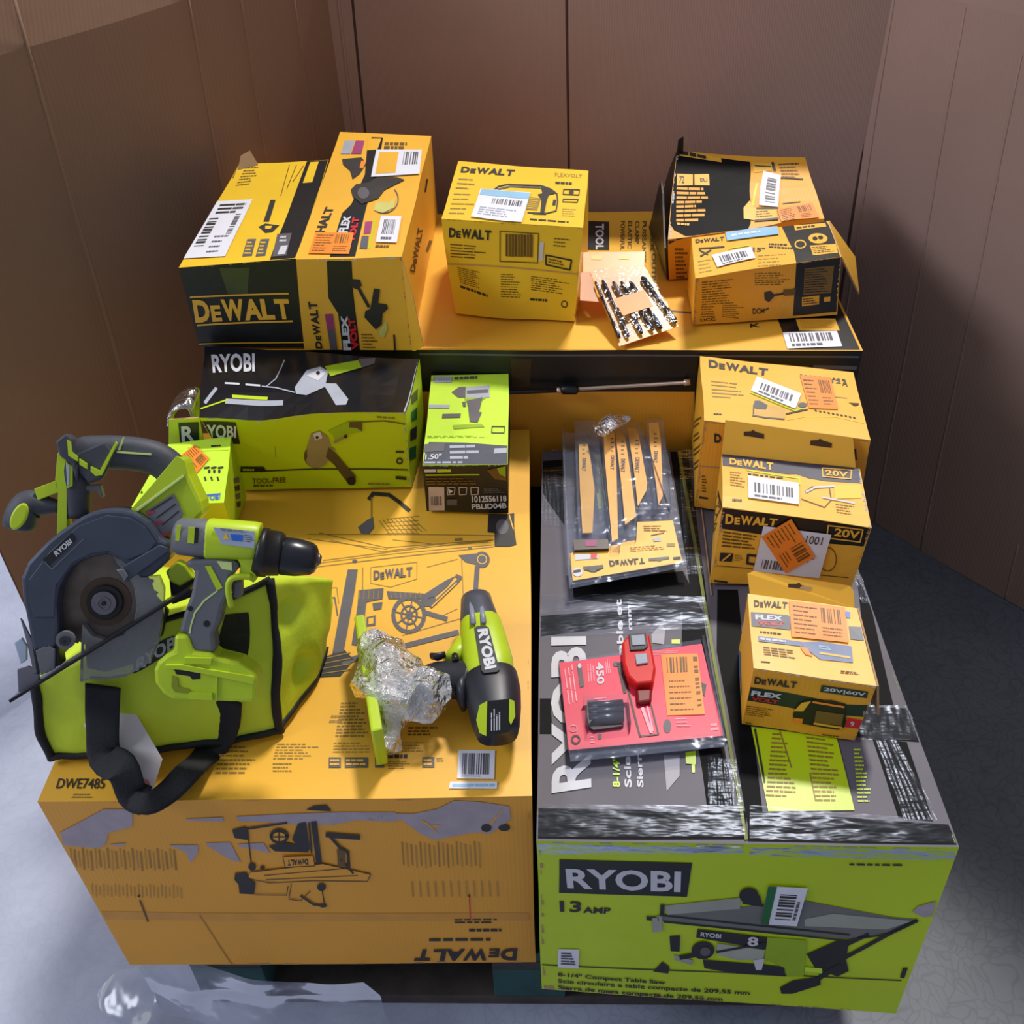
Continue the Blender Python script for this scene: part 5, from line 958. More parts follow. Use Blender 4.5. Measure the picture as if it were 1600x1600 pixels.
f.lines(cbl(925, 905, 1120, 900, 1130, 960, 930, 955), 3, INKO, 2, .3, 4, minw=.3); f.lines(cbl(820, 1075, 1100, 1050, 1110, 1095, 825, 1115), 3, INKL, 2, .3, 4); f.line(cbl(985, 985, 1085, 965), 1.3, INKO, 2); f.poly(cbl(1000, 1010, 1060, 1000, 1065, 1030, 1005, 1035), SIL, 2); f.line(cbl(1115, 1060, 1165, 1060), 5, INKL, 2)
mb.build('backing_card', pk)
mb = MB(); BP.prism(mb, cbl(378, 1040, 650, 1035, 655, 1108, 385, 1120), -.001, .006, mat('dark_brown_band', (60, 44, 40), .35)); BP.prism(mb, cbl(470, 1045, 560, 1045, 560, 1090, 475, 1092), .006, .0064, mat('magenta_ink', ())); mb.build('case_end', pk)
OBL = mat('orange_blade_paint', (250, 176, 44), .35, var=.04); OBD = mat('dim_orange_blade', (214, 156, 40), .4, var=.06)
for k, (pts, tx) in enumerate(((cbl(615, 170, 650, 165, 700, 205, 715, 500, 728, 1030, 680, 1045, 650, 700, 620, 350), (672, 360, 700, 470)), (cbl(705, 200, 745, 190, 782, 240, 830, 560, 868, 860, 782, 925, 752, 600), (752, 385, 785, 490)),
                 (cbl(800, 160, 862, 160, 890, 220, 925, 430, 955, 590, 950, 650, 882, 772, 850, 480), (862, 375, 898, 495)), (cbl(968, 130, 1040, 128, 1060, 260, 1077, 700, 1042, 770, 1022, 600, 975, 300), (1010, 325, 1040, 415)), (cbl(420, 290, 490, 288, 512, 400, 545, 640, 528, 982, 450, 985, 430, 640), (450, 380, 480, 480)))):
    mb = MB(); o = .004+.0015*(k % 2); BP.prism(mb, pts, o, o+.0012, OBL if k < 4 else OBD)
    xs = [p[0] for p in pts]; ys = [p[1] for p in pts]
    # saw teeth down the right edge
    for j in range(10):
        a = j/10; y = min(ys)+(max(ys)-min(ys))*(.25+.6*a); xr = max(xs)-(6 if k in (0,) else 3)-(0 if a < .5 else (a-.5)*14)
    f2 = pface(BP, [(min(xs), max(ys)), (max(xs), max(ys)), (max(xs), min(ys)), (min(xs), min(ys))], mb, o+.0012)
    a_, b_2, c_, d_ = tx; f2.text('DEWALT', [cbl(c_, b_2)[0], cbl(c_-4, d_)[0], cbl(a_-4, d_)[0], cbl(a_, b_2)[0]][0:4], INK, 1, .03); f2.lines(cbl(a_, b_2-150, c_, b_2-150, c_, b_2-20, a_, b_2-20), 4, INKO, 1, .3, 3, minw=.6)
    mb.build('saw_blade', pk)
mb = MB(); BP.prism(mb, cbl(560, 400, 615, 390, 622, 540, 570, 545), .001, .003, LIM); mb.build('lime_insert', pk) if False else None
mb = MB(); BP.prism(mb, cbl(290, 170, 1095, 190, 1270, 1220, 345, 1390), -.0028, -.002, FILMC)
for pts in (cbl(385, 130, 560, 125, 660, 1020, 420, 1020), cbl(590, 150, 900, 150, 1130, 820, 880, 830, 870, 1030, 750, 1040, 740, 1120, 670, 1120), cbl(940, 120, 1080, 120, 1140, 800, 1010, 820)): BP.prism(mb, pts, .0005, .011, FILMC)
BP.prism(mb, cbl(290, 170, 310, 170, 372, 1385, 345, 1390), -.001, .004, FILMC); BP.prism(mb, cbl(345, 1360, 1268, 1190, 1270, 1222, 345, 1392), -.001, .004, FILMC)
mb.build('clamshell', pk)
def wad(name, parent, path, R, m, n=14, seg=18, amp=.006, fr=40, up=(0, 0, 1), seed=1):
    mb = MB(); P = resample(path, seg); RR = [tuple(np.array(R[min(int(i/(seg-1)*(len(R)-1)), len(R)-2)])*(1-((i/(seg-1)*(len(R)-1)) % 1 if i < seg-1 else 1))+np.array(R[min(int(i/(seg-1)*(len(R)-1)), len(R)-2)+1])*((i/(seg-1)*(len(R)-1)) % 1 if i < seg-1 else 1)) for i in range(seg)]
    loft(mb, P, RR, m, up=up, n=n, smooth=False)
    return mb.build(name, parent, warp=make_warp(amp, fr, seed))
wad('crumpled_film', pk, [onz(*p, .562) for p in cbl(560, 180, 680, 100, 810, 50)], [(.012, .004), (.016, .008), (.006, .003)], film('loose_film', (210, 212, 225), .6, .1, 90, .8, ior=1.35))
# ================================================================ red lamp pack
rp_ = thing('headlamp_pack', 'red backed clamshell pack with small red lamp and orange sticker, on the grey carton top', 'lamp pack', onz(1005, 1090, zg))
RP = Plane(onz(1000, 1160, zg+.016), np.array([0, .07, 1]))
PNK = mat('red_card', (232, 52, 84), .4, var=.06, scale=10); PNW = mat('pink_ink', (246, 170, 186), .5)
mb = MB(); card = cmw(215, 425, 600, 375, 1105, 305, 1240, 880, 275, 970); RP.prism(mb, card, -.0005, .0005, PNK)
f = pface(RP, cmw(275, 970, 1240, 880, 1105, 305, 215, 425), mb, .0005)
f.text('450', cmw(492, 420, 498, 555, 452, 560, 442, 425), WHP, 2, .03)
for q in (cmw(385, 420, 432, 418, 442, 540, 392, 545), cmw(235, 440, 305, 430, 335, 660, 268, 690), cmw(500, 400, 530, 395, 540, 490, 505, 495), cmw(790, 350, 1000, 345, 1000, 375, 795, 380), cmw(940, 765, 1050, 760, 1040, 830, 950, 830)):
    f.lines(q if q[1][0]-q[0][0] > q[3][1]-q[0][1] else [q[3], q[0], q[1], q[2]], 3, PNW, 2, .3, int(q[0][0]), minw=.2, maxw=.5)
f.poly(cmw(325, 430, 352, 428, 372, 570, 345, 580), GRY, 2); f.ell(cmw(342, 445)[0], 3, 4, WHP, 3)
f.lines(cmw(430, 640, 540, 630, 545, 670, 435, 680), 2, PNW, 2, .4, 4); f.line(cmw(600, 420, 720, 885), 3, BLK, 2); f.line(cmw(720, 885, 835, 872, 790, 690), 2.4, BLK, 2); f.line(cmw(585, 430, 625, 610), 5, BLK, 2)
f.line(cmw(735, 710, 790, 860), 5, PNW, 3); f.line(cmw(765, 700, 800, 850), 3, PNW, 3); f.ell(cmw(890, 820)[0], 6, 11, GRY, 2); f.poly(cmw(1098, 545, 1135, 560, 1125, 635, 1108, 620), BLK, 2); f.ring(cmw(303, 835)[0], 6, 5, 2, PNW, 2); f.ring(cmw(318, 905)[0], 6, 6, 3, GRY, 2); f.lines(cmw(1160, 800, 1215, 795, 1215, 850, 1165, 855), 2, PNW, 2, .6, 4); f.ell(cmw(570, 432)[0], 5, 4, GRY, 2)
f.lines(cmw(410, 880, 440, 880, 440, 930, 412, 930), 3, PNW, 2, .5, 3); f.poly(cmw(455, 870, 480, 870, 480, 900, 458, 902), GRY, 2)
mb.build('backing_card', rp_)
RDP = mat('red_plastic', (206, 26, 22), .32, var=.05); LENS = mat('frosted_lens', (150, 156, 168), .3, var=.1); DKG = mat('dark_grey_plastic', (44, 44, 50), .4)
lamp = MB(); RP.prism(lamp, cmw(605, 350, 640, 305, 775, 298, 795, 400, 815, 510, 800, 600, 690, 610, 640, 560, 612, 480), .001, .016, RDP); RP.prism(lamp, cmw(690, 615, 795, 610, 790, 690, 700, 700), .001, .008, mat('deep_red_plastic', (120, 14, 20), .35))
lo = lamp.build('red_lamp', rp_, bevel=.003)
l2 = MB(); RP.prism(l2, cmw(645, 310, 750, 300, 765, 385, 745, 405, 655, 410), .016, .0185, DKG); RP.prism(l2, cmw(660, 322, 742, 315, 752, 380, 668, 385), .0185, .02, LENS); RP.prism(l2, cmw(685, 435, 758, 430, 765, 490, 695, 500), .016, .019, LENS); l2.build('lens', lo, bevel=.0008)
bt_ = MB()
for k in range(3): loft(bt_, [RP.at(*cmw(395+k*3, 730+k*38)[0], .008), RP.at(*cmw(612+k*2, 712+k*40)[0], .008)], [.0062]*2, mat('battery_sleeve', (74, 78, 92), .3, metal=.4), n=14)
RP.prism(bt_, cmw(388, 700, 455, 700, 458, 770, 400, 850, 388, 800), .001, .012, DKG); RP.prism(bt_, cmw(400, 840, 600, 815, 610, 835, 430, 860), .001, .005, BLK); bt_.build('battery', rp_)
mb = MB(); RP.prism(mb, cmw(850, 375, 1080, 370, 1125, 750, 890, 757), .0012, .0016, ORG); f = pface(RP, cmw(890, 757, 1125, 750, 1080, 370, 850, 375), mb, .0016)
f.bars(cmw(885, 390, 1020, 385, 1025, 480, 890, 485), INKO, 1, 3, 16); f.bars([cmw(1050, 385, 1075, 385, 1105, 690, 1080, 695)[k] for k in (3, 0, 1, 2)], INKO, 1, 4, 16); f.lines(cmw(900, 520, 1040, 515, 1060, 730, 910, 735), 6, INKO, 1, .2, 4)
mb.build('price_sticker', rp_)['label'] = 'orange sticker'
mb = MB(); RP.prism(mb, cmw(208, 410, 1100, 270, 1255, 940, 285, 1035), -.002, -.0012, FILMC); RP.prism(mb, cmw(365, 690, 640, 670, 660, 850, 390, 880), .001, .0155, FILMC); RP.prism(mb, cmw(275, 972, 1245, 882, 1255, 942, 285, 1036), -.001, .006, FILMC); RP.prism(mb, cmw(1105, 270, 1120, 270, 1262, 935, 1245, 940), -.001, .006, FILMC)
mb.build('clamshell', rp_)
# ================================================================ rod lying along the rear carton
rd_ = thing('extension_rod', 'thin black and bright metal rod lying against the rear carton front', 'rod', onplane(880, 608, (0, 1.375, 0), (0, -1, 0)))
RDl = Plane((0, 1.375, 0), (0, -1, 0)); mb = MB(); BRZ = mat('bronze_steel', (205, 178, 160), .35, metal=.5)
loft(mb, [RDl.at(690, 617), RDl.at(872, 610)], [.0035, .0035], BLK, up=(0, 1, 0)); mb.build('lower_tube', rd_)
mb = MB(); loft(mb, [RDl.at(876, 610), RDl.at(879, 609), RDl.at(900, 609), RDl.at(904, 608)], [.004, .0075, .0075, .004], BLK, up=(0, 1, 0)); loft(mb, [RDl.at(870, 610), RDl.at(877, 610)], [.0045, .0045], BRZ, up=(0, 1, 0)); mb.build('collar', rd_)
mb = MB(); loft(mb, [RDl.at(903, 608), RDl.at(1068, 598), RDl.at(1069, 598), RDl.at(1078, 597)], [.0028, .0028, .005, .005], BRZ, up=(0, 1, 0)); mb.build('upper_tube', rd_)
# ================================================================ tool bag
LB = mat('lime_bag_fabric', (204, 226, 48), .6, var=.05, scale=20, bump=.25, bscale=120); WEB = mat('black_webbing', (20, 21, 26), .75, var=.2, bump=.4, bscale=300)
def ony(x, y, Y): return onplane(x, y, (0, Y, 0), (0, -1, 0))
b0, b1, b2 = onz(85, 1192, ZY), onz(441, 1147, ZY), onz(511, 1012, ZY); b3 = onz(190, 985, ZY)
t0, t1, t2 = ony(60, 1062, b0[1]+.035), ony(416, 903, b1[1]+.075), ony(517, 905, b2[1]+.01); t3 = ony(225, 880, .97)
print('BAG', b0, b1, b2, b3, t0, t1, t2, t3)
dn_ = [((b0+b1+t0+t1)/4, .09, (0, -.014, .012)), ((b0*.7+b1*.3+t0*.3)/1.3*1.0 if False else (b0*.6+t0*.4), .05, (-.008, 0, 0)),
       ((b1*.3+b2*.3+t1*.2+t2*.2), .05, (.012, -.004, 0)), (onplane(505, 975, t2, (1, 0, 0)), .022, (.02, 0, .008)), (onplane(470, 1040, (b1+b2)/2, (.75, -.66, 0)), .016, (-.022, .016, 0)), (onplane(455, 960, (b1+b2)/2, (.75, -.66, 0)), .016, (-.02, .016, 0)), (onplane(480, 930, (b1+b2)/2, (.75, -.66, 0)), .014, (.018, -.012, 0)), (onplane(330, 1110, b0, (0, -1, 0)), .03, (0, -.006, .004))]
Bg = Box('tool_bag', 'lime green fabric tool bag with black piping and black carry straps, front left', 'bag', ZY, None, None, None, None, None, None, LB, corners=[b0, b1, b2, b3, t0, t1, t2, t3], warp=(.007, 13, 41), dents=dn_, cell=.009, bevel=0)
Bg.mb.smooth = [True]*len(Bg.mb.f)
w_old = Bg.warp; wfine = make_warp(.0022, 38, 43)
def bag_warp(p):
    q = wfine(w_old(p)); return Vector((q[0], q[1], max(q[2], ZY+.003)))
Bg.warp = bag_warp
f = Bg.front; f.poly(cbag(640, 372, 700, 330, 825, 285, 830, 320, 770, 372, 720, 395, 640, 428), BLK, 2); f.text('RYOBI', cbag(652, 368, 850, 275, 850, 330, 655, 415), WHP, 4, .03)
f.poly(cbag(1035, 170, 1130, 165, 1135, 372, 1000, 345), BLK, 2)
Bg.done('bag_body')
def seamtube(a, b, r, nm='piping', n=26, off=(0, 0, 0)):
    mb = MB(); loft(mb, [a+(b-a)*i/(n-1)+np.array(off) for i in range(n)], [(r, r)]*n, WEB, up=(.3, .9, .2), n=8); return mb.build(nm, Bg.root, warp=Bg.warp)
seamtube(b0, t0, .0055); seamtube(b0+[0, 0, .004], b1+[0, 0, .004], .0045); seamtube(b1, t1, .0052); seamtube(b1+[0, 0, .003], b2+[0, 0, .003], .003); seamtube(t1, t1*.35+t0*.65, .004); 
def ribbon(name, pts, wd, thick, m, parent, nrm, n=26):
    mb = MB(); P = resample(pts, n); R = [(wd[0]+(wd[1]-wd[0])*i/(n-1), thick) for i in range(n)]
    loft(mb, P, R, m, up=nrm, n=12, sq=4); return mb.build(name, parent)
nb = np.cross(b1-b0, t0-b0); nb /= np.linalg.norm(nb); print('nb', nb)
BF = Plane((b0+b1+t0+t1)/4, nb)
zt_ = ZY+.02; UPR = (0, -.5, .87)
ribbon('carry_strap', [BF.at(171, 1050, .03), BF.at(172, 1100, .036), BF.at(178, 1150, .042), onz(190, 1200, zt_+.034), onz(207, 1240, zt_+.005), onz(228, 1251, zt_)], (.0205, .016), .0018, WEB, Bg.root, UPR)
ribbon('carry_strap', [onz(205, 1249, zt_), onz(232, 1255, zt_+.003), onz(262, 1238, zt_), onz(295, 1205, zt_+.004), BF.at(330, 1165, .012), BF.at(352, 1130, .012), BF.at(355, 1085, .014)], (.011, .0195), .0032, WEB, Bg.root, UPR)
TG = mat('manila_tag', (214, 206, 208), .6, var=.03)
mb = MB(); _q = onz(222, 1242, ZY+.006); _p = BF.at(175, 1100, .006); TP = Plane(_q, np.cross(np.array([1., 0, 0]), _p-_q)); TP.prism(mb, px(131, 1133, 160, 1105, 195, 1085, 254, 1186, 238, 1238, 205, 1245, 180, 1200), 0, .0006, TG)
tg = mb.build('paper_tag', Bg.root); mb = MB()
frame_obj_disc(mb, TP.at(225, 1227, .0008), TP.n, .0068, 0, .0006, mat('pinkish_reinforcement', (196, 120, 130), .6), 20, .0025); mb.build('tag_ring', tg)
# ================================================================ circular saw
Cs = crop(0, 660, 5.)
nS = np.array([.2, -.80, .56]); S0 = BF.at(163, 1000, .042); SP = Plane(S0, nS); nS = SP.n
print('SAW at', S0)
sw = thing('circular_saw', 'grey and lime cordless circular saw with round blade guard, on the lime bag', 'circular saw', S0)
GG = mat('blue_grey_guard', (66, 72, 88), .42, metal=.2, var=.08); RUB = mat('dark_rubber_grip', (62, 64, 74), .6, var=.1, bump=.1); LP = mat('lime_plastic', (186, 212, 34), .4, var=.04); LPD = LP; GP = mat('grey_plastic', (104, 106, 112), .45, var=.05); STL = mat('blade_steel', (110, 100, 94), .38, metal=.8, var=.2, scale=60)
mb = MB(); outer = Cs(285, 1750, 250, 1550, 215, 1380, 200, 1200, 250, 1080, 400, 920, 500, 840, 600, 770, 680, 720, 750, 690, 820, 675, 900, 670, 975, 675, 1050, 690, 1120, 725, 1180, 770, 1230, 835, 1270, 900, 1335, 925, 1350, 1050, 1200, 1190, 1120, 1190)
inner = Cs(1010, 1100, 950, 1050, 860, 1015, 760, 1035, 680, 1060, 600, 1110, 540, 1190, 495, 1280, 478, 1400, 485, 1600, 480, 1720, 400, 1755)
SP.prism(mb, outer+inner, -.03, .016, GG); g_ = mb.build('blade_guard', sw, bevel=.0035)
mb = MB(); SP.prism(mb, [(p[0], p[1]) for p in Cs(300, 1500, 260, 1350, 262, 1210, 420, 1000, 640, 800, 860, 715, 1040, 735, 1160, 810, 1240, 930, 1180, 1000, 1020, 1060, 880, 990, 740, 1010, 600, 1080, 470, 1260, 455, 1500)], .016, .0175, GG); mb.build('guard_panel', g_, bevel=.001)
mb = MB(); SP.prism(mb, Cs(368, 1060, 590, 850, 620, 880, 620, 910, 415, 1105), .0175, .0182, BLK)
f = pface(SP, Cs(415, 1105, 625, 910, 590, 850, 368, 1060), mb, .0183); f.text('RYOBI', Cs(418, 1012, 545, 905, 568, 940, 442, 1050), WHP, 1, .03)
for l in (Cs(350, 1090, 405, 1148, 655, 908),): f.line(l, 1.5, GP, 1)
mb.build('nameplate', g_)
mb = MB(); SP.prism(mb, Cs(960, 1120, 1270, 940, 1330, 960, 1345, 990, 1030, 1215, 1000, 1220), .0175, .021, GG); SP.prism(mb, Cs(940, 1130, 1000, 1120, 1035, 1180, 1005, 1225, 985, 1180), .021, .024, GP); mb.build('guard_lever', g_, bevel=.0012)
k_ = np.linalg.norm(SP.at(263, 942)-SP.at(163, 942))/100
mb = MB(); c0 = SP.at(163, 942, -.010); frame_obj_disc(mb, c0, nS, 78*k_, 0, .0016, STL, 60); frame_obj_disc(mb, c0, nS, 40*k_, .0016, .003, mat('brown_blade_ring', (92, 74, 62), .45, metal=.5), 40)
for j in range(24):
    th = 2*math.pi*j/24; a = np.cross(nS, [0, 0, 1.]); a /= np.linalg.norm(a); b = np.cross(nS, a); c = c0+(a*math.cos(th)+b*math.sin(th))*79*k_
    loft(mb, [c, c+nS*.002], [.003, .003], STL, n=4, smooth=False, up=(a if abs(nS@np.array([0, 0, 1.])) > .99 else (0, 0, 1)))
mb.build('saw_blade', sw)
mb = MB(); frame_obj_disc(mb, c0, nS, 28*k_, .003, .008, BLK, 30); frame_obj_disc(mb, c0, nS, 19.5*k_, .008, .013, mat('bolt_steel', (120, 116, 124), .35, metal=.8), 30); frame_obj_disc(mb, c0, nS, 11*k_, .013, .0145, GP, 24, 8*k_); frame_obj_disc(mb, c0, nS, 4*k_, .013, .016, BLK, 6); mb.build('arbor_bolt', sw, bevel=.0006)
mb = MB(); SP.prism(mb, Cs(480, 1300, 560, 1120, 700, 1040, 880, 1015, 990, 1090, 1130, 1330, 1290, 1500, 1240, 1700, 1000, 1930, 780, 1990, 640, 1960, 620, 1720, 490, 1700), -.034, -.022, mat('dark_saw_body', (46, 40, 38), .5, var=.2)); SP.prism(mb, Cs(600, 1400, 640, 1410, 690, 1560, 660, 1600, 615, 1520), -.022, -.012, LP); SP.prism(mb, px(257, 895, 268, 884, 275, 878, 288, 884, 302, 905, 280, 918, 264, 910), -.03, -.006, LP); SP.prism(mb, px(257, 905, 296, 900, 306, 935, 262, 952), -.04, -.028, BLK); mb.build('gear_housing', sw, bevel=.002) if True else None
LG = film('smoky_guard_plastic', (150, 154, 156), .6, .25, 20, .05, ior=1.35)
mb = MB(); SP.prism(mb, Cs(900, 1030, 1000, 1080, 1120, 1200, 1250, 1190, 1290, 1290, 1285, 1480, 1250, 1700, 1180, 1860, 1000, 1970, 840, 1995, 700, 1990, 690, 2010, 640, 2010, 650, 1720, 660, 1560, 740, 1660, 850, 1690, 980, 1640, 1060, 1540, 1080, 1420, 1060, 1280, 1000, 1160, 930, 1100), -.004, .010, LG); mb.build('lower_guard', sw, bevel=.001)
# shoe plate: perpendicular to the blade
e0, e1 = SP.at(28, 1086), SP.at(303, 915); ed = e1-e0; L_ = np.linalg.norm(ed); ed /= L_; pn = np.cross(nS, ed); pn /= np.linalg.norm(pn)
DKM = mat('black_metal_plate', (34, 34, 38), .35, metal=.5, var=.2)
mb = MB(); A = [e0+nS*.03-pn*.0012, e1+nS*.03-pn*.0012, e1-nS*.018-pn*.0012, e0-nS*.035-pn*.0012]; Bq = [q+pn*.0035 for q in A]; mb.add(A+Bq, [(0, 1, 2, 3), (7, 6, 5, 4), (0, 4, 5, 1), (1, 5, 6, 2), (2, 6, 7, 3), (3, 7, 4, 0)], DKM); mb.build('shoe_plate', sw, bevel=.001)
mb = MB(); SP.prism(mb, px(30, 1088, 28, 1045, 45, 1040, 62, 1046, 62, 1068), -.001, .003, mat('worn_silver', (130, 128, 140), .35, metal=.6)); SP.prism(mb, px(58, 1010, 95, 1000, 100, 1035, 62, 1050), -.01, .012, BLK); SP.prism(mb, px(33, 965, 36, 968, 52, 1000, 60, 1050, 54, 1052, 44, 1005), 0, .004, mat('worn_silver', ())); SP.prism(mb, px(62, 1012, 82, 1002, 92, 1010, 92, 1040, 70, 1050), .012, .016, GP); mb.build('bevel_bracket', sw, bevel=.001)
mb = MB(); SP.prism(mb, px(24, 1003, 36, 995, 44, 1008, 44, 1030, 34, 1036), 0, .005, mat('pale_plastic', (176, 190, 210), .3)); mb.build('line_guide', sw, bevel=.001)
mb = MB(); cK = SP.at(110, 994, .016); frame_obj_disc(mb, cK, nS, 14.5*k_, 0, .006, GP, 26); frame_obj_disc(mb, cK, nS, 8*k_, .006, .010, DKG, 20); frame_obj_disc(mb, cK, nS, 2.5*k_, .010, .0105, BLK, 12); mb.build('lock_knob', sw, bevel=.0008)
mb = MB(); SP.prism(mb, px(206, 800, 240, 756, 274, 712, 287, 718, 294, 742, 314, 784, 317, 804, 296, 826, 268, 840, 250, 842, 225, 812), -.07, -.006, LP); mh = mb.build('motor_housing', sw, bevel=.005)
mb = MB(); SP.prism(mb, Cs(1130, 700, 1350, 560, 1425, 710, 1340, 850, 1280, 900), -.006, -.0045, mat('grey_label', (120, 122, 130), .5)); f = pface(SP, Cs(1280, 900, 1425, 710, 1350, 560, 1130, 700), mb, -.0043)
for k in range(3): f.line(Cs(1180+k*45, 690+k*55, 1345+k*25, 585+k*55), 2, INK, 1)
for k in range(3): f.line(Cs(1150+k*60, 710+k*85, 1200+k*60, 695+k*85), 5, mat('red_print_dull', (180, 70, 90), .5), 1)
mb.build('warning_label', mh)
mb = MB(); SP.prism(mb, Cs(1020, 680, 1380, 260, 1440, 300, 1465, 400, 1050, 700), -.006, -.002, LP); SP.prism(mb, Cs(1060, 680, 1430, 410, 1440, 425, 1070, 700), -.002, -.0012, mat('pale_lime_line', (206, 224, 140), .4)); mb.build('housing_rib', sw, bevel=.001)
def pl(path, off): return [SP.at(x, y, o) for (x, y), o in zip(path, off if hasattr(off, '__len__') else [off]*len(path))]
mb = MB(); loft(mb, resample(pl(px(112, 812, 110, 770, 106, 735, 118, 712, 150, 708, 190, 709, 232, 716, 258, 732, 268, 752), -.028), 30), [(.012+.006*min(1, i/10), .017) if i < 10 else (.0185, .018) for i in range(30)], RUB, up=nS, n=16, sq=2.4); hd = mb.build('main_handle', sw)
mb = MB(); SP.prism(mb, Cs(420, 150, 500, 85, 560, 130, 600, 400, 590, 480, 540, 330, 450, 260), -.03, -.006, RUB); SP.prism(mb, Cs(560, 250, 800, 150, 890, 250, 780, 450, 680, 480, 600, 400), -.02, -.009, RUB); mb.build('grip_pad', hd, bevel=.004)
mb = MB()
for pts in (Cs(515, 135, 545, 150, 555, 230, 595, 270, 595, 305, 525, 260), Cs(610, 285, 670, 325, 670, 365, 612, 330), Cs(700, 345, 770, 380, 895, 150, 910, 165, 785, 415, 740, 420, 700, 385)): SP.prism(mb, pts, -.0095, -.0045, LP)
SP.prism(mb, Cs(950, 115, 962, 115, 925, 220, 910, 215), -.0115, -.007, mat('pale_lime_line', ())); SP.prism(mb, Cs(905, 225, 1170, 245, 1170, 258, 900, 240), -.0115, -.007, mat('pale_lime_line', ())); mb.build('grip_accent', hd)
mb = MB(); SP.prism(mb, Cs(425, 250, 440, 225, 500, 270, 500, 880, 420, 890, 430, 560, 405, 480), -.035, -.012, LP); SP.prism(mb, Cs(240, 525, 420, 455, 432, 550, 270, 615), -.034, -.012, LP); SP.prism(mb, Cs(500, 310, 555, 350, 550, 500, 510, 520), -.02, -.008, LP); SP.prism(mb, Cs(505, 325, 530, 340, 528, 490, 510, 500), -.008, -.007, mat('pale_plastic', ())); mb.build('handle_column', sw, bevel=.003)
mb = MB(); SP.prism(mb, Cs(610, 500, 750, 492, 775, 590, 755, 600, 730, 548, 620, 545), -.032, -.018, GP); mb.build('trigger', sw, bevel=.002)
mb = MB(); loft(mb, resample(pl(px(84, 795, 60, 792, 40, 790, 24, 806, 18, 832), -.024), 22), [(.006+.011*min(1, i/12), .012+.003*min(1, i/12)) for i in range(20)]+[(.015, .013), (.008, .008)], RUB, up=nS, n=16); ah = mb.build('front_handle', sw)
mb = MB(); SP.prism(mb, [(26+13*math.cos(t_)*math.cos(.45)-23*math.sin(t_)*math.sin(.45)*.9, 808+13*math.cos(t_)*math.sin(.45)*.6+23*math.sin(t_)*math.cos(.45)) for t_ in [2*math.pi*i/24 for i in range(24)]], -.014, -.0065, LP); mb.build('grip_pad', ah, bevel=.002)
# ================================================================ drill with keyless chuck
nD = np.array([.13, -.82, .55]); D0 = BF.at(340, 960, .046); DP = Plane(D0, nD); nD = DP.n; kd = np.linalg.norm(DP.at(450, 900)-DP.at(350, 900))/100/4.85
print('DRILL at', D0)
dl = thing('cordless_drill', 'grey and lime cordless drill with black chuck pointing right, on the lime bag', 'drill', D0)
def dpt(x, y, o=0.0): return DP.at(*cdr(x, y)[0], o)
mb = MB(); loft(mb, [dpt(248, 272), dpt(262, 274), dpt(300, 280), dpt(520, 300), dpt(560, 304)], [(80*kd,)*2, (115*kd,)*2, (142*kd,)*2, (152*kd,)*2, (150*kd,)*2], GP, up=nD, n=20, sq=2.5); mo = mb.build('motor_cap', dl)
mb = MB(); DP.prism(mb, cdr(392, 195, 440, 195, 432, 318, 385, 312), 140*kd, 152*kd, LP); DP.prism(mb, cdr(440, 198, 470, 200, 462, 312, 434, 315), 140*kd, 150*kd, BLK); DP.prism(mb, cdr(305, 180, 335, 182, 322, 300, 292, 295), 134*kd, 144*kd, LP); mb.build('vent_slot', mo)
mb = MB(); loft(mb, [dpt(498, 298), dpt(520, 300), dpt(860, 318), dpt(905, 322)], [(140*kd,)*2, (158*kd,)*2, (150*kd,)*2, (142*kd,)*2], LP, up=nD, n=22, sq=2.8); DP.prism(mb, cdr(735, 420, 885, 400, 885, 560, 870, 620, 840, 600, 760, 560, 770, 480), -.014, .014, LP); lh = mb.build('lime_housing', dl, bevel=.001)
mb = MB(); DP.prism(mb, cdr(575, 195, 888, 225, 882, 352, 640, 322), 148*kd, 158*kd, mat('pale_label', (170, 182, 200), .35)); f = pface(DP, cdr(640, 322, 882, 352, 888, 225, 575, 195), mb, 159*kd); f.poly(cdr(680, 265, 775, 270, 770, 320, 690, 312), mat('bright_blue_ink', (40, 110, 210), .4), 1); f.poly(cdr(620, 300, 645, 255, 670, 305), YBR, 1); f.lines(cdr(600, 215, 860, 240, 855, 262, 610, 240), 2, GRY, 1, .4); f.lines(cdr(785, 265, 865, 275, 860, 335, 790, 325), 4, GRY, 1, .4); mb.build('rating_label', lh)
mb = MB(); loft(mb, [dpt(885, 395), dpt(905, 400), dpt(960, 405), dpt(962, 405), dpt(1055, 412), dpt(1075, 415)], [(175*kd,)*2, (192*kd,)*2, (190*kd,)*2, (180*kd,)*2, (172*kd,)*2, (150*kd,)*2], BLK, up=nD, n=28); mb.build('clutch_ring', dl)
mb = MB(); loft(mb, [dpt(1060, 425), dpt(1085, 430), dpt(1180, 440), dpt(1290, 452), dpt(1325, 456), dpt(1345, 458)], [(140*kd,)*2, (150*kd,)*2, (148*kd,)*2, (128*kd,)*2, (105*kd,)*2, (60*kd,)*2], mat('black_chuck', (26, 28, 36), .28, var=.1), up=nD, n=24); ck = mb.build('chuck', dl)
mb = MB(); loft(mb, [dpt(1342, 458), dpt(1368, 462)], [(55*kd,)*2, (32*kd,)*2], mat('bolt_steel', ()), up=nD, n=12); mb.build('chuck_jaw', ck)
mb = MB(); DP.prism(mb, cdr(350, 470, 400, 445, 590, 435, 740, 455, 770, 500, 700, 565, 690, 690, 640, 790, 610, 920, 570, 1000, 585, 1135, 410, 1130, 372, 992, 312, 992, 350, 850, 405, 700, 435, 530), -.017, .017, GP); hdl = mb.build('handle', dl, bevel=.006)
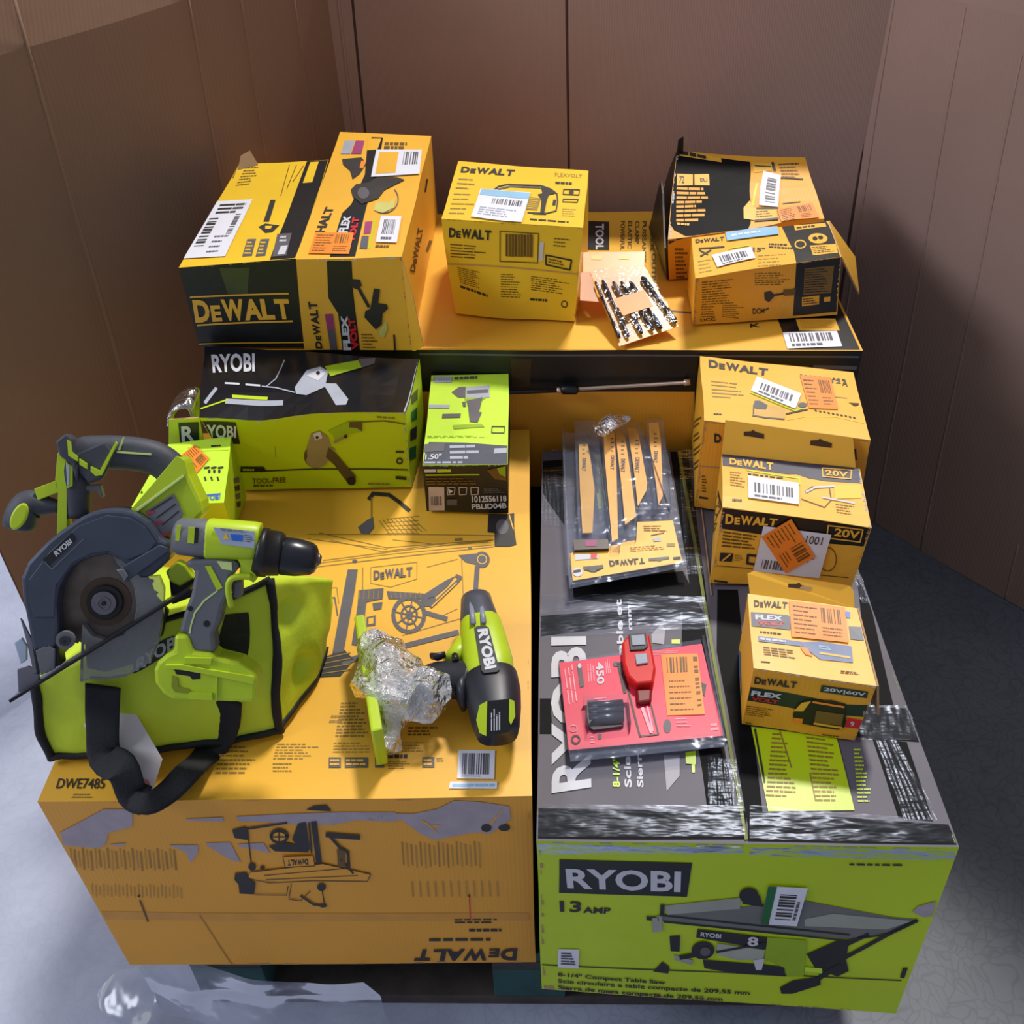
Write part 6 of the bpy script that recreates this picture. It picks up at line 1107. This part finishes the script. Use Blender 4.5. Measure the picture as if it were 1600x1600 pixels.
mb = MB(); DP.prism(mb, cdr(510, 488, 555, 488, 642, 648, 600, 672), .0165, .0178, LP); DP.prism(mb, cdr(390, 990, 400, 930, 430, 830, 500, 740, 600, 668, 606, 676, 510, 750, 440, 840, 412, 930, 402, 992), .0165, .0176, mat('pale_lime_line', ())); DP.prism(mb, circ(cdr(400, 805)[0], 4), .0165, .0175, BLK); DP.prism(mb, circ(cdr(523, 918)[0], 5), .0165, .0175, BLK); DP.prism(mb, cdr(600, 450, 710, 460, 715, 520, 640, 510), .016, .019, mat('pale_lime_line', ())); mb.build('grip_accent', hdl)
mb = MB(); DP.prism(mb, cdr(705, 610, 775, 600, 775, 735, 700, 740), -.008, .010, GP); mb.build('trigger', dl, bevel=.003)
mb = MB(); loft(mb, resample([dpt(700, 800, .012), dpt(685, 700, .016), dpt(690, 610, .018), dpt(740, 570, .018), dpt(860, 570, .016)], 16), [.0034]*16, LP, up=nD, n=8); mb.build('trigger_guard', dl)  # lime trigger guard loop beside the handle
mb = MB(); DP.prism(mb, cdr(285, 998, 385, 995, 430, 1120, 570, 1135, 600, 1165, 770, 1205, 890, 1290, 900, 1330, 890, 1500, 700, 1500, 560, 1492, 270, 1482, 200, 1440, 140, 1360, 132, 1260, 160, 1200, 225, 1145, 280, 1120), -.024, .020, LP); ft = mb.build('battery_foot', dl, bevel=.004)
FD = mat('shadowed_lime_moulding', (158, 168, 22), .5)
mb = MB(); DP.prism(mb, cdr(225, 1215, 360, 1215, 560, 1250, 880, 1300, 885, 1320, 880, 1360, 560, 1290, 340, 1250, 230, 1240), .020, .0245, LP); DP.prism(mb, cdr(285, 1255, 480, 1275, 480, 1325, 420, 1330, 400, 1305, 300, 1290), .020, .0206, BLK); DP.prism(mb, cdr(270, 1300, 310, 1310, 320, 1380, 400, 1400, 395, 1430, 290, 1420, 265, 1380), .020, .0215, mat('moulded_lime_olive', (140, 152, 20), .5)); DP.prism(mb, cdr(400, 1420, 570, 1425, 575, 1480, 405, 1470), .020, .0235, LP); DP.prism(mb, cdr(600, 1260, 612, 1262, 605, 1490, 594, 1490), .020, .0225, LP); DP.prism(mb, cdr(365, 1160, 570, 1165, 560, 1215, 370, 1205), .020, .0235, LP); mb.build('battery_rail', ft, bevel=.0008)
# ================================================================ second drill, wrapped in bubble film, on the yellow carton
zo = ZY+.040
def ip(x, y, z=zo): return onz(*cim(x, y)[0], z)
kq = np.linalg.norm(ip(900, 900)-ip(1000, 900))/100
d2 = thing('hammer_drill', 'lime and dark cordless tool lying on the big yellow carton, handle wrapped in bubble film', 'drill', ip(900, 950, ZY))
UPZ = (0, 0, 1)
NOSE = mat('dark_grey_nose', (78, 80, 92), .35, var=.08); BKP = mat('black_plastic', (34, 36, 46), .42, var=.08)
mb = MB(); loft(mb, [ip(842, 594), ip(845, 602), ip(850, 640), ip(858, 690), ip(868, 745), ip(872, 770)], [(58*kq, 50*kq), (82*kq,)*2, (88*kq,)*2, (98*kq,)*2, (104*kq,)*2, (100*kq,)*2], NOSE, up=UPZ, n=24, sq=2.2)
for (a, b) in (((820, 605), (830, 720)), ((868, 603), (882, 715))): loft(mb, [ip(*a, zo+.018), ip(*b, zo+.029)], [(.0035, .002)]*2, mat('light_grey_rib', (140, 146, 165), .4), up=UPZ, n=6)
mb.build('nose', d2)
mb = MB(); loft(mb, [ip(862, 715), ip(868, 735), ip(885, 830), ip(905, 930), ip(915, 1000), ip(920, 1020)], [(90*kq,)*2, (108*kq, 106*kq), (120*kq, 112*kq), (126*kq, 116*kq), (122*kq, 114*kq), (110*kq, 105*kq)], LP, up=UPZ, n=26, sq=2.8); lo_ = mb.build('lime_housing', d2)
mb = MB(); v = [ip(700, 770, zo-.005), ip(760, 790, zo), ip(780, 900, zo), ip(700, 910, zo-.005)]
loft(mb, [ip(800, 830, zo), ip(740, 880, zo), ip(690, 905, zo)], [(70*kq, 60*kq), (48*kq, 45*kq), (20*kq, 30*kq)], LP, up=UPZ, n=14); loft(mb, [ip(738, 875, zo+.012), ip(742, 905, zo+.013)], [(.004, .004)]*2, BLK, up=UPZ, n=10); mb.build('trigger_bracket', d2)
zl = zo+116*kq+.0015
mb = MB(); PL = Plane((0, 0, zl), (0, .03, 1)); LQ = cim(835, 745, 850, 733, 895, 733, 908, 742, 962, 950, 950, 962, 885, 968, 872, 955)
def ipz(x, y): return ip(x, y, zl)
PT = Plane(ip(900, 850, zo+116*kq), (0, .06, 1)); PT.prism(mb, LQ, -.006, .0012, BKP); f = pface(PT, cim(875, 965, 962, 950, 905, 735, 835, 740), mb, .0013); f.text('RYOBI', [cim(902, 742)[0], cim(948, 938)[0], cim(888, 950)[0], cim(850, 748)[0]], WHP, 1, .05); mb.build('name_plate', lo_)
mb = MB(); loft(mb, [ip(912, 985), ip(918, 1005), ip(928, 1070), ip(938, 1150), ip(946, 1220), ip(950, 1262)], [(118*kq, 110*kq), (134*kq, 120*kq), (136*kq, 122*kq), (126*kq, 118*kq), (112*kq, 112*kq), (98*kq, 100*kq)], BKP, up=UPZ, n=26, sq=2.6)
loft(mb, [ip(790, 1000), ip(770, 1060), ip(780, 1120)], [(40*kq, 70*kq), (36*kq, 80*kq), (20*kq, 60*kq)], BKP, up=UPZ, n=12); mbk = mb.build('motor_cap', d2)
mb = MB(); T1 = Plane(ip(948, 1150, zo+.03), (0.08, -.62, .78))
T1.prism(mb, cim(862, 1125, 900, 1105, 895, 1280, 862, 1265, 845, 1200), -.004, .0022, LP); T1.prism(mb, cim(1010, 1095, 1035, 1105, 1040, 1180, 1018, 1225, 1008, 1200), -.004, .0022, LP); T1.prism(mb, cim(895, 1105, 1008, 1095, 1008, 1260, 895, 1285), -.004, .0014, BLK); f = pface(T1, cim(895, 1285, 1008, 1260, 1008, 1095, 895, 1105), mb, .0016)
f.lines([cim(915, 1255)[0], cim(915, 1125)[0], cim(968, 1120)[0], cim(968, 1250)[0]], 4, WHP, 1, .4, 3, minw=.3, maxw=.6); mb.build('rating_label', mbk)
mb = MB(); loft(mb, resample([ip(820, 1000, zo), ip(745, 1000, zo-.003), ip(650, 1005, zo-.006), ip(575, 1050, zo-.006), ip(500, 1095, zo-.006)], 22), [(98*kq, 78*kq)]*22, BKP, up=UPZ, n=16, sq=2.4); gh = mb.build('handle', d2)
mb = MB(); loft(mb, [ip(620, 880, zo+.01), ip(650, 885, zo+.012), ip(690, 872, zo+.012)], [(.003, .005), (.004, .006), (.003, .005)], BKP, up=UPZ, n=8); mb.build('trigger', d2)
mb = MB(); F0, F1 = onz(566, 990, ZY+.03), onz(594, 1172, ZY+.03); fd = F1-F0; fn_ = np.array([-fd[1], fd[0], 0]); fn_ /= np.linalg.norm(fn_)
A = []
for z in (ZY+.002, ZY+.064):
    for p, s_ in ((F0, -1), (F1, -1), (F1, 1), (F0, 1)): A.append(np.array([p[0], p[1], z])+fn_*s_*.0065)
mb.add(A, [(3, 2, 1, 0), (4, 5, 6, 7), (0, 1, 5, 4), (1, 2, 6, 5), (2, 3, 7, 6), (3, 0, 4, 7)], LP); mb.build('battery_foot', d2, bevel=.003)
WR = film('bubble_film', (236, 236, 240), .52, .14, 110, .7, ior=1.25)
w1 = wad('bubble_wrap', d2, [onz(592, 1010, ZY+.05), onz(612, 1060, ZY+.05), onz(640, 1080, ZY+.045), onz(668, 1085, ZY+.045), onz(688, 1080, ZY+.04)], [(.022, .03), (.045, .03), (.034, .03), (.028, .031), (.018, .028)], WR, n=22, seg=26, amp=.012, fr=45, seed=5)
wad('bubble_wrap', d2, [onz(588, 992, ZY+.06), onz(600, 1040, ZY+.045), onz(612, 1110, ZY+.03), onz(604, 1170, ZY+.02)], [(.006, .012), (.02, .02), (.022, .018), (.008, .010)], WR, n=16, seg=22, amp=.010, fr=50, seed=6)
# ================================================================ stretch film hanging off the pallet
SF = film('stretch_film', (150, 156, 176), .72, .16, 9, .9, ior=1.3)
fl_ = thing('stretch_film', 'crumpled clear stretch film hanging off the pallet front at the left', 'plastic film', onz(330, 1580, 0))
def sheet(name, rows, nu, nv, m, seed, amp):
    mb = MB(); rows = [resample(r, nu+1) for r in rows]; V = []
    for j in range(nv+1):
        t_ = j/nv*(len(rows)-1); k = min(int(t_), len(rows)-2); a = t_-k
        for i in range(nu+1): V.append(rows[k][i]*(1-a)+rows[k+1][i]*a)
    mb.add(V, [(j*(nu+1)+i, j*(nu+1)+i+1, (j+1)*(nu+1)+i+1, (j+1)*(nu+1)+i) for j in range(nv) for i in range(nu)], m, True)
    w1_ = make_warp(amp, 14, seed)
    def wf(p):
        q = w1_(p); q.z = max(q.z, .003); return q
    return mb.build(name, fl_, warp=wf)
yf = .675
sheet('film_sheet', [[ony(218, 1514, yf), ony(330, 1516, yf), ony(450, 1530, yf-.005), ony(560, 1532, yf-.01)], [ony(235, 1550, yf-.01), ony(350, 1560, yf-.02), ony(470, 1560, yf-.02), ony(590, 1560, yf-.02)], [ony(320, 1600, yf-.03), ony(420, 1610, yf-.035), ony(520, 1610, yf-.035), ony(625, 1610, yf-.03)]], 40, 26, SF, 3, .014)
sheet('film_tail', [[onz(215, 1512, .05), onz(235, 1530, .05), onz(245, 1560, .04), onz(330, 1610, .03)], [onz(180, 1520, .03), onz(195, 1560, .03), onz(230, 1600, .03), onz(280, 1625, .03)], [onz(150, 1560, .004), onz(165, 1585, .004), onz(190, 1610, .004), onz(230, 1640, .004)]], 30, 20, SF, 5, .016)
